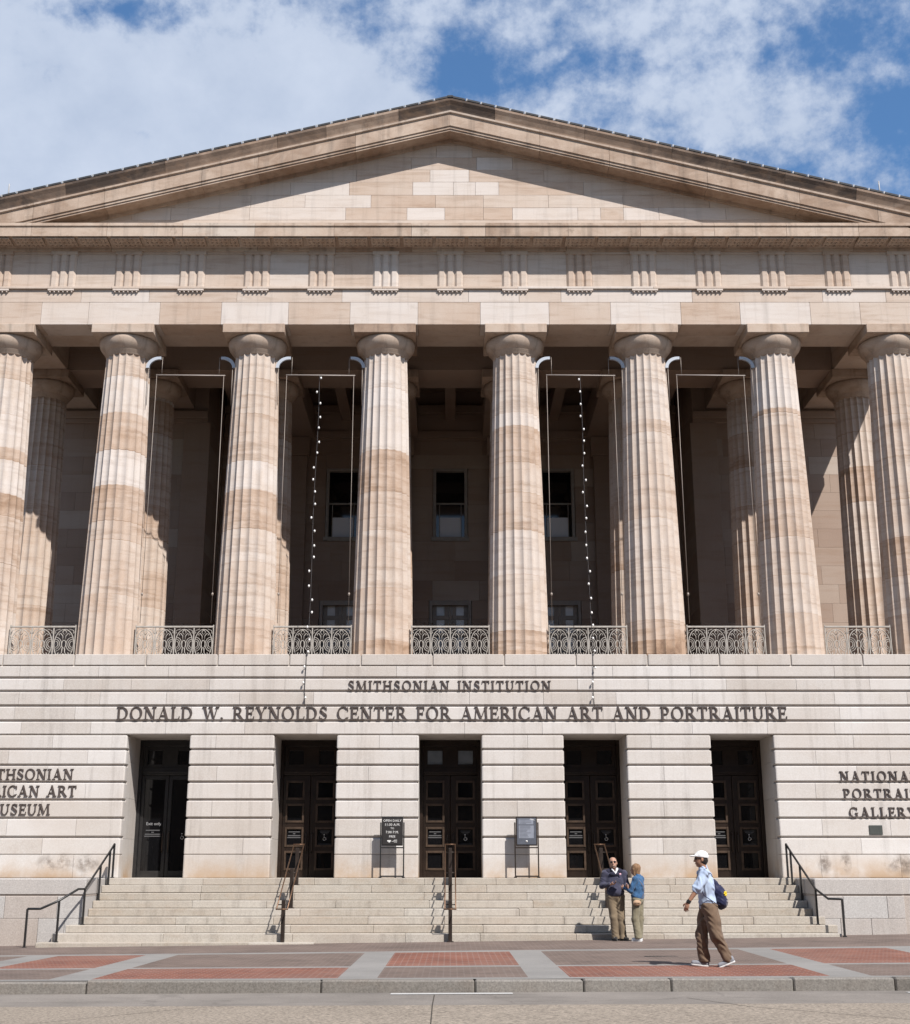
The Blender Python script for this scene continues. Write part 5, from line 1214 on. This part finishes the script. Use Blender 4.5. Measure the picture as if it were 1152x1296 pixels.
b.chain([SHN, EN, WN_], [.052, .042, .028]); b.chain([SHF, EF, WF], [.052, .042, .028]); b.chain([HN, KN, AN], [.085, .055, .038]); b.chain([HF, KF, AF], [.085, .055, .038])
hand(b, WN_, V3(-.35, .05, -1), V3(.5, .8, 0), V3(-1, -.1, .3), .55); hand(b, WF, V3(-.5, 0, -.9), V3(.4, -.8, 0), V3(-1, 0, .3), .55); foot(b, AF, V3(-1, .1, 0), .12); foot(b, AN, V3(-1, -.05, 0), -.42)
b.build('body', P_['skinC'], wal, 0.006); eyes(hc, r_, u2, f2, wal, 1.04)
b = Blob(); b.ell(V3(-.025, 0, 1.24), (.142, .190, .27), .05); b.cap(SHN, SHF, .072, .072, .05); b.ell(V3(.0, 0, .99), (.150, .185, .15), .05); b.chain([SHN, SHN + (EN - SHN) * .92], [.075, .080], .02); b.chain([SHF, SHF + (EF - SHF) * .92], [.075, .080], .02); b.cap(V3(-.05, 0, 1.50), V3(-.055, 0, 1.535), .072, .066, .02)
b.wr = folds(.011, 8, 17); b.cut((.20, 0, -1), -.885); b.cap(SHN + (EN - SHN) * .86, SHN + (EN - SHN) * .97, .066, .066, .004); b.build('shirt', P_['shirt'], wal)
b = Blob(); b.chain([HN, KN, AN + V3(-.015, 0, .0)], [.122, .104, .082], .03); b.chain([HF, KF, AF - V3(0, 0, .01)], [.116, .098, .086], .03); b.ell(V3(.01, 0, .93), (.140, .172, .12), .04); b.wr = folds(.013, 7, 15); b.cut((0, 0, 1), 1.0); b.cut((.0, 0, -1), -.07); b.build('trousers', P_['brownk'], wal)
shoe(wal, AF, V3(-1, .1, 0), P_['grey'], P_['sole'], tilt=.10, L=.29); shoe(wal, AN, V3(-1, -.05, 0), P_['grey'], P_['sole'], tilt=-.36, L=.29)
HR_ = np.stack([r_, f2, u2]); b = Blob(); b.ell(hc + u2 * .042 - f2 * .012, (.094, .112, .098), .01, HR_); b.cut(-u2 + f2 * .12, (-u2 + f2 * .12) @ (hc + u2 * .030)); b.cap(hc + u2 * .048 + f2 * .085 - r_ * .035, hc + u2 * .048 + f2 * .085 + r_ * .035, .03, .03, .03)
cap_ = b.build('cap', P_['whitec'], wal, 0.006); b = Blob(); b.ell(hc + u2 * .050 + f2 * .125, (.072, .066, .013), .01, np.stack([r_, unit(f2 + u2 * .02), unit(u2 - f2 * .02)])); b.build('cap_brim', P_['whitec'], cap_, 0.006)
b = Blob(); b.ell(hc - u2 * .02 - f2 * .03, (.082, .082, .075), .02, HR_); b.cut(u2, u2 @ (hc + u2 * .034)); b.cut(f2, f2 @ (hc + f2 * .004)); b.build('hair', P_['haird'], wal, 0.006)
b = Blob()
for e in (-1, 1): b.ell(hc + r_ * .034 * e + u2 * .010 + f2 * .098, (.030, .011, .022), .006, HR_); b.cap(hc + r_ * .06 * e + u2 * .014 + f2 * .088, hc + r_ * .084 * e + u2 * .008 - f2 * .005, .006, .006, .004)
b.build('sunglasses', P_['lens'], wal, 0.005)
b = Blob(); wd = unit(WN_ - EN); b.cap(WN_ - wd * .035 - V3(.0, .0, 0), WN_ - wd * .015, .036, .036, .004); b.build('wrist_watch', P_['black'], wal, 0.006)
b = Blob(); b.ell(V3(.0, 0, .945), (.148, .182, .022), .01); b.build('belt', P_['black'], wal, 0.006)
t_ = thing('drawstring_bag', 'navy drawstring bag with a yellow flower print on the walking man', 'bag', (wx, wy, gz(wx, wy)))
b = Blob(); b.ell(V3(.205, -.01, 1.06), (.085, .165, .175), .04); b.ell(V3(.215, -.01, .985), (.095, .170, .10), .04); b.cap(V3(.15, -.02, 1.16), V3(.115, -.03, 1.33), .10, .028, .05); b.wr = folds(.008, 14, 26); b.build('pouch', P_['bagnavy'], t_)
b = Blob(); fc = V3(.262, -.130, 1.125)
for a in range(6): b.ell(fc + V3(.018 * math.cos(a * 1.047), -.012 + .02 * math.cos(a * 1.047), .026 * math.sin(a * 1.047)), (.017, .014, .015), .004)
b.build('flower_print', P_['yellow'], t_, 0.005)
b = Blob(); b.ell(V3(.285, -.125, 1.01), (.012, .014, .009), .004); b.build('white_tag', P_['whitec'], t_, 0.005)
for e in (-1, 1):
    mb = MB(); mb.tube([V3(.105, -.03, 1.32), V3(.06, .10 * e - .02, 1.42), V3(-.03, .135 * e, 1.522), V3(-.115, .125 * e, 1.46), V3(-.150, .165 * e, 1.30), V3(-.10, .205 * e, 1.10), V3(.10, .188 * e, .97), V3(.20, .14 * e, .94)], .006, 6); mb.build('cord', P_['bagnavy'], t_)

# ------------------------------------------------------------------ unseen office blocks opposite, added to dim the porch; shown in the door glass
M['officewall'] = stone('buff_office_wall', [(0.0, (0.30, 0.25, 0.20)), (0.5, (0.26, 0.21, 0.165)), (1.0, (0.21, 0.165, 0.13))], vein=0.1)
wmb = MB(); wmb.box(-0.95, 0.95, -0.06, 0.04, 0, 2.3, b=0.01); wframe = wmb.mesh('window', M['frame'])
wmb = MB(); wmb.box(-0.84, 0.84, 0.041, 0.05, 0.1, 2.2); wpane = wmb.mesh('window_pane', M['glass'])
for (x0, x1, hgt, lab) in ((-46, -1.5, 19.0, 'unseen buff office block added across the street, mirrored in the exit door glass'), (-1.4, 46, 16.5, 'unseen lower buff office block added across the street, facing the walking man')):
    t_ = thing('unseen_office_building', lab, 'building', ((x0 + x1) / 2, -6, -0.15)); c = (x0 + x1) / 2
    mb = MB(); mb.box(x0 - c, x1 - c, -16, 0, -0.5, hgt, 0.4); mb.box(x0 - c - 0.1, x1 - c + 0.1, -0.5, 0.35, hgt - 0.9, hgt + 0.4, 0.3, 0.05); mb.build('wall', M['officewall'], t_)
    n = int((x1 - x0) / 3.4)
    for fl_ in range(4):
        for k in range(n):
            o = link('window', wframe, t_, (x0 - c + (k + .5) * (x1 - x0) / n, 0.02, 1.2 + fl_ * 3.7)); link('window_pane', wpane, o)
b = MB(); b.box(-60, 60, -5.9, -2.6, -0.3, -0.02, 0.4); tag(b.build('far_pavement', M['band']), kind='structure')
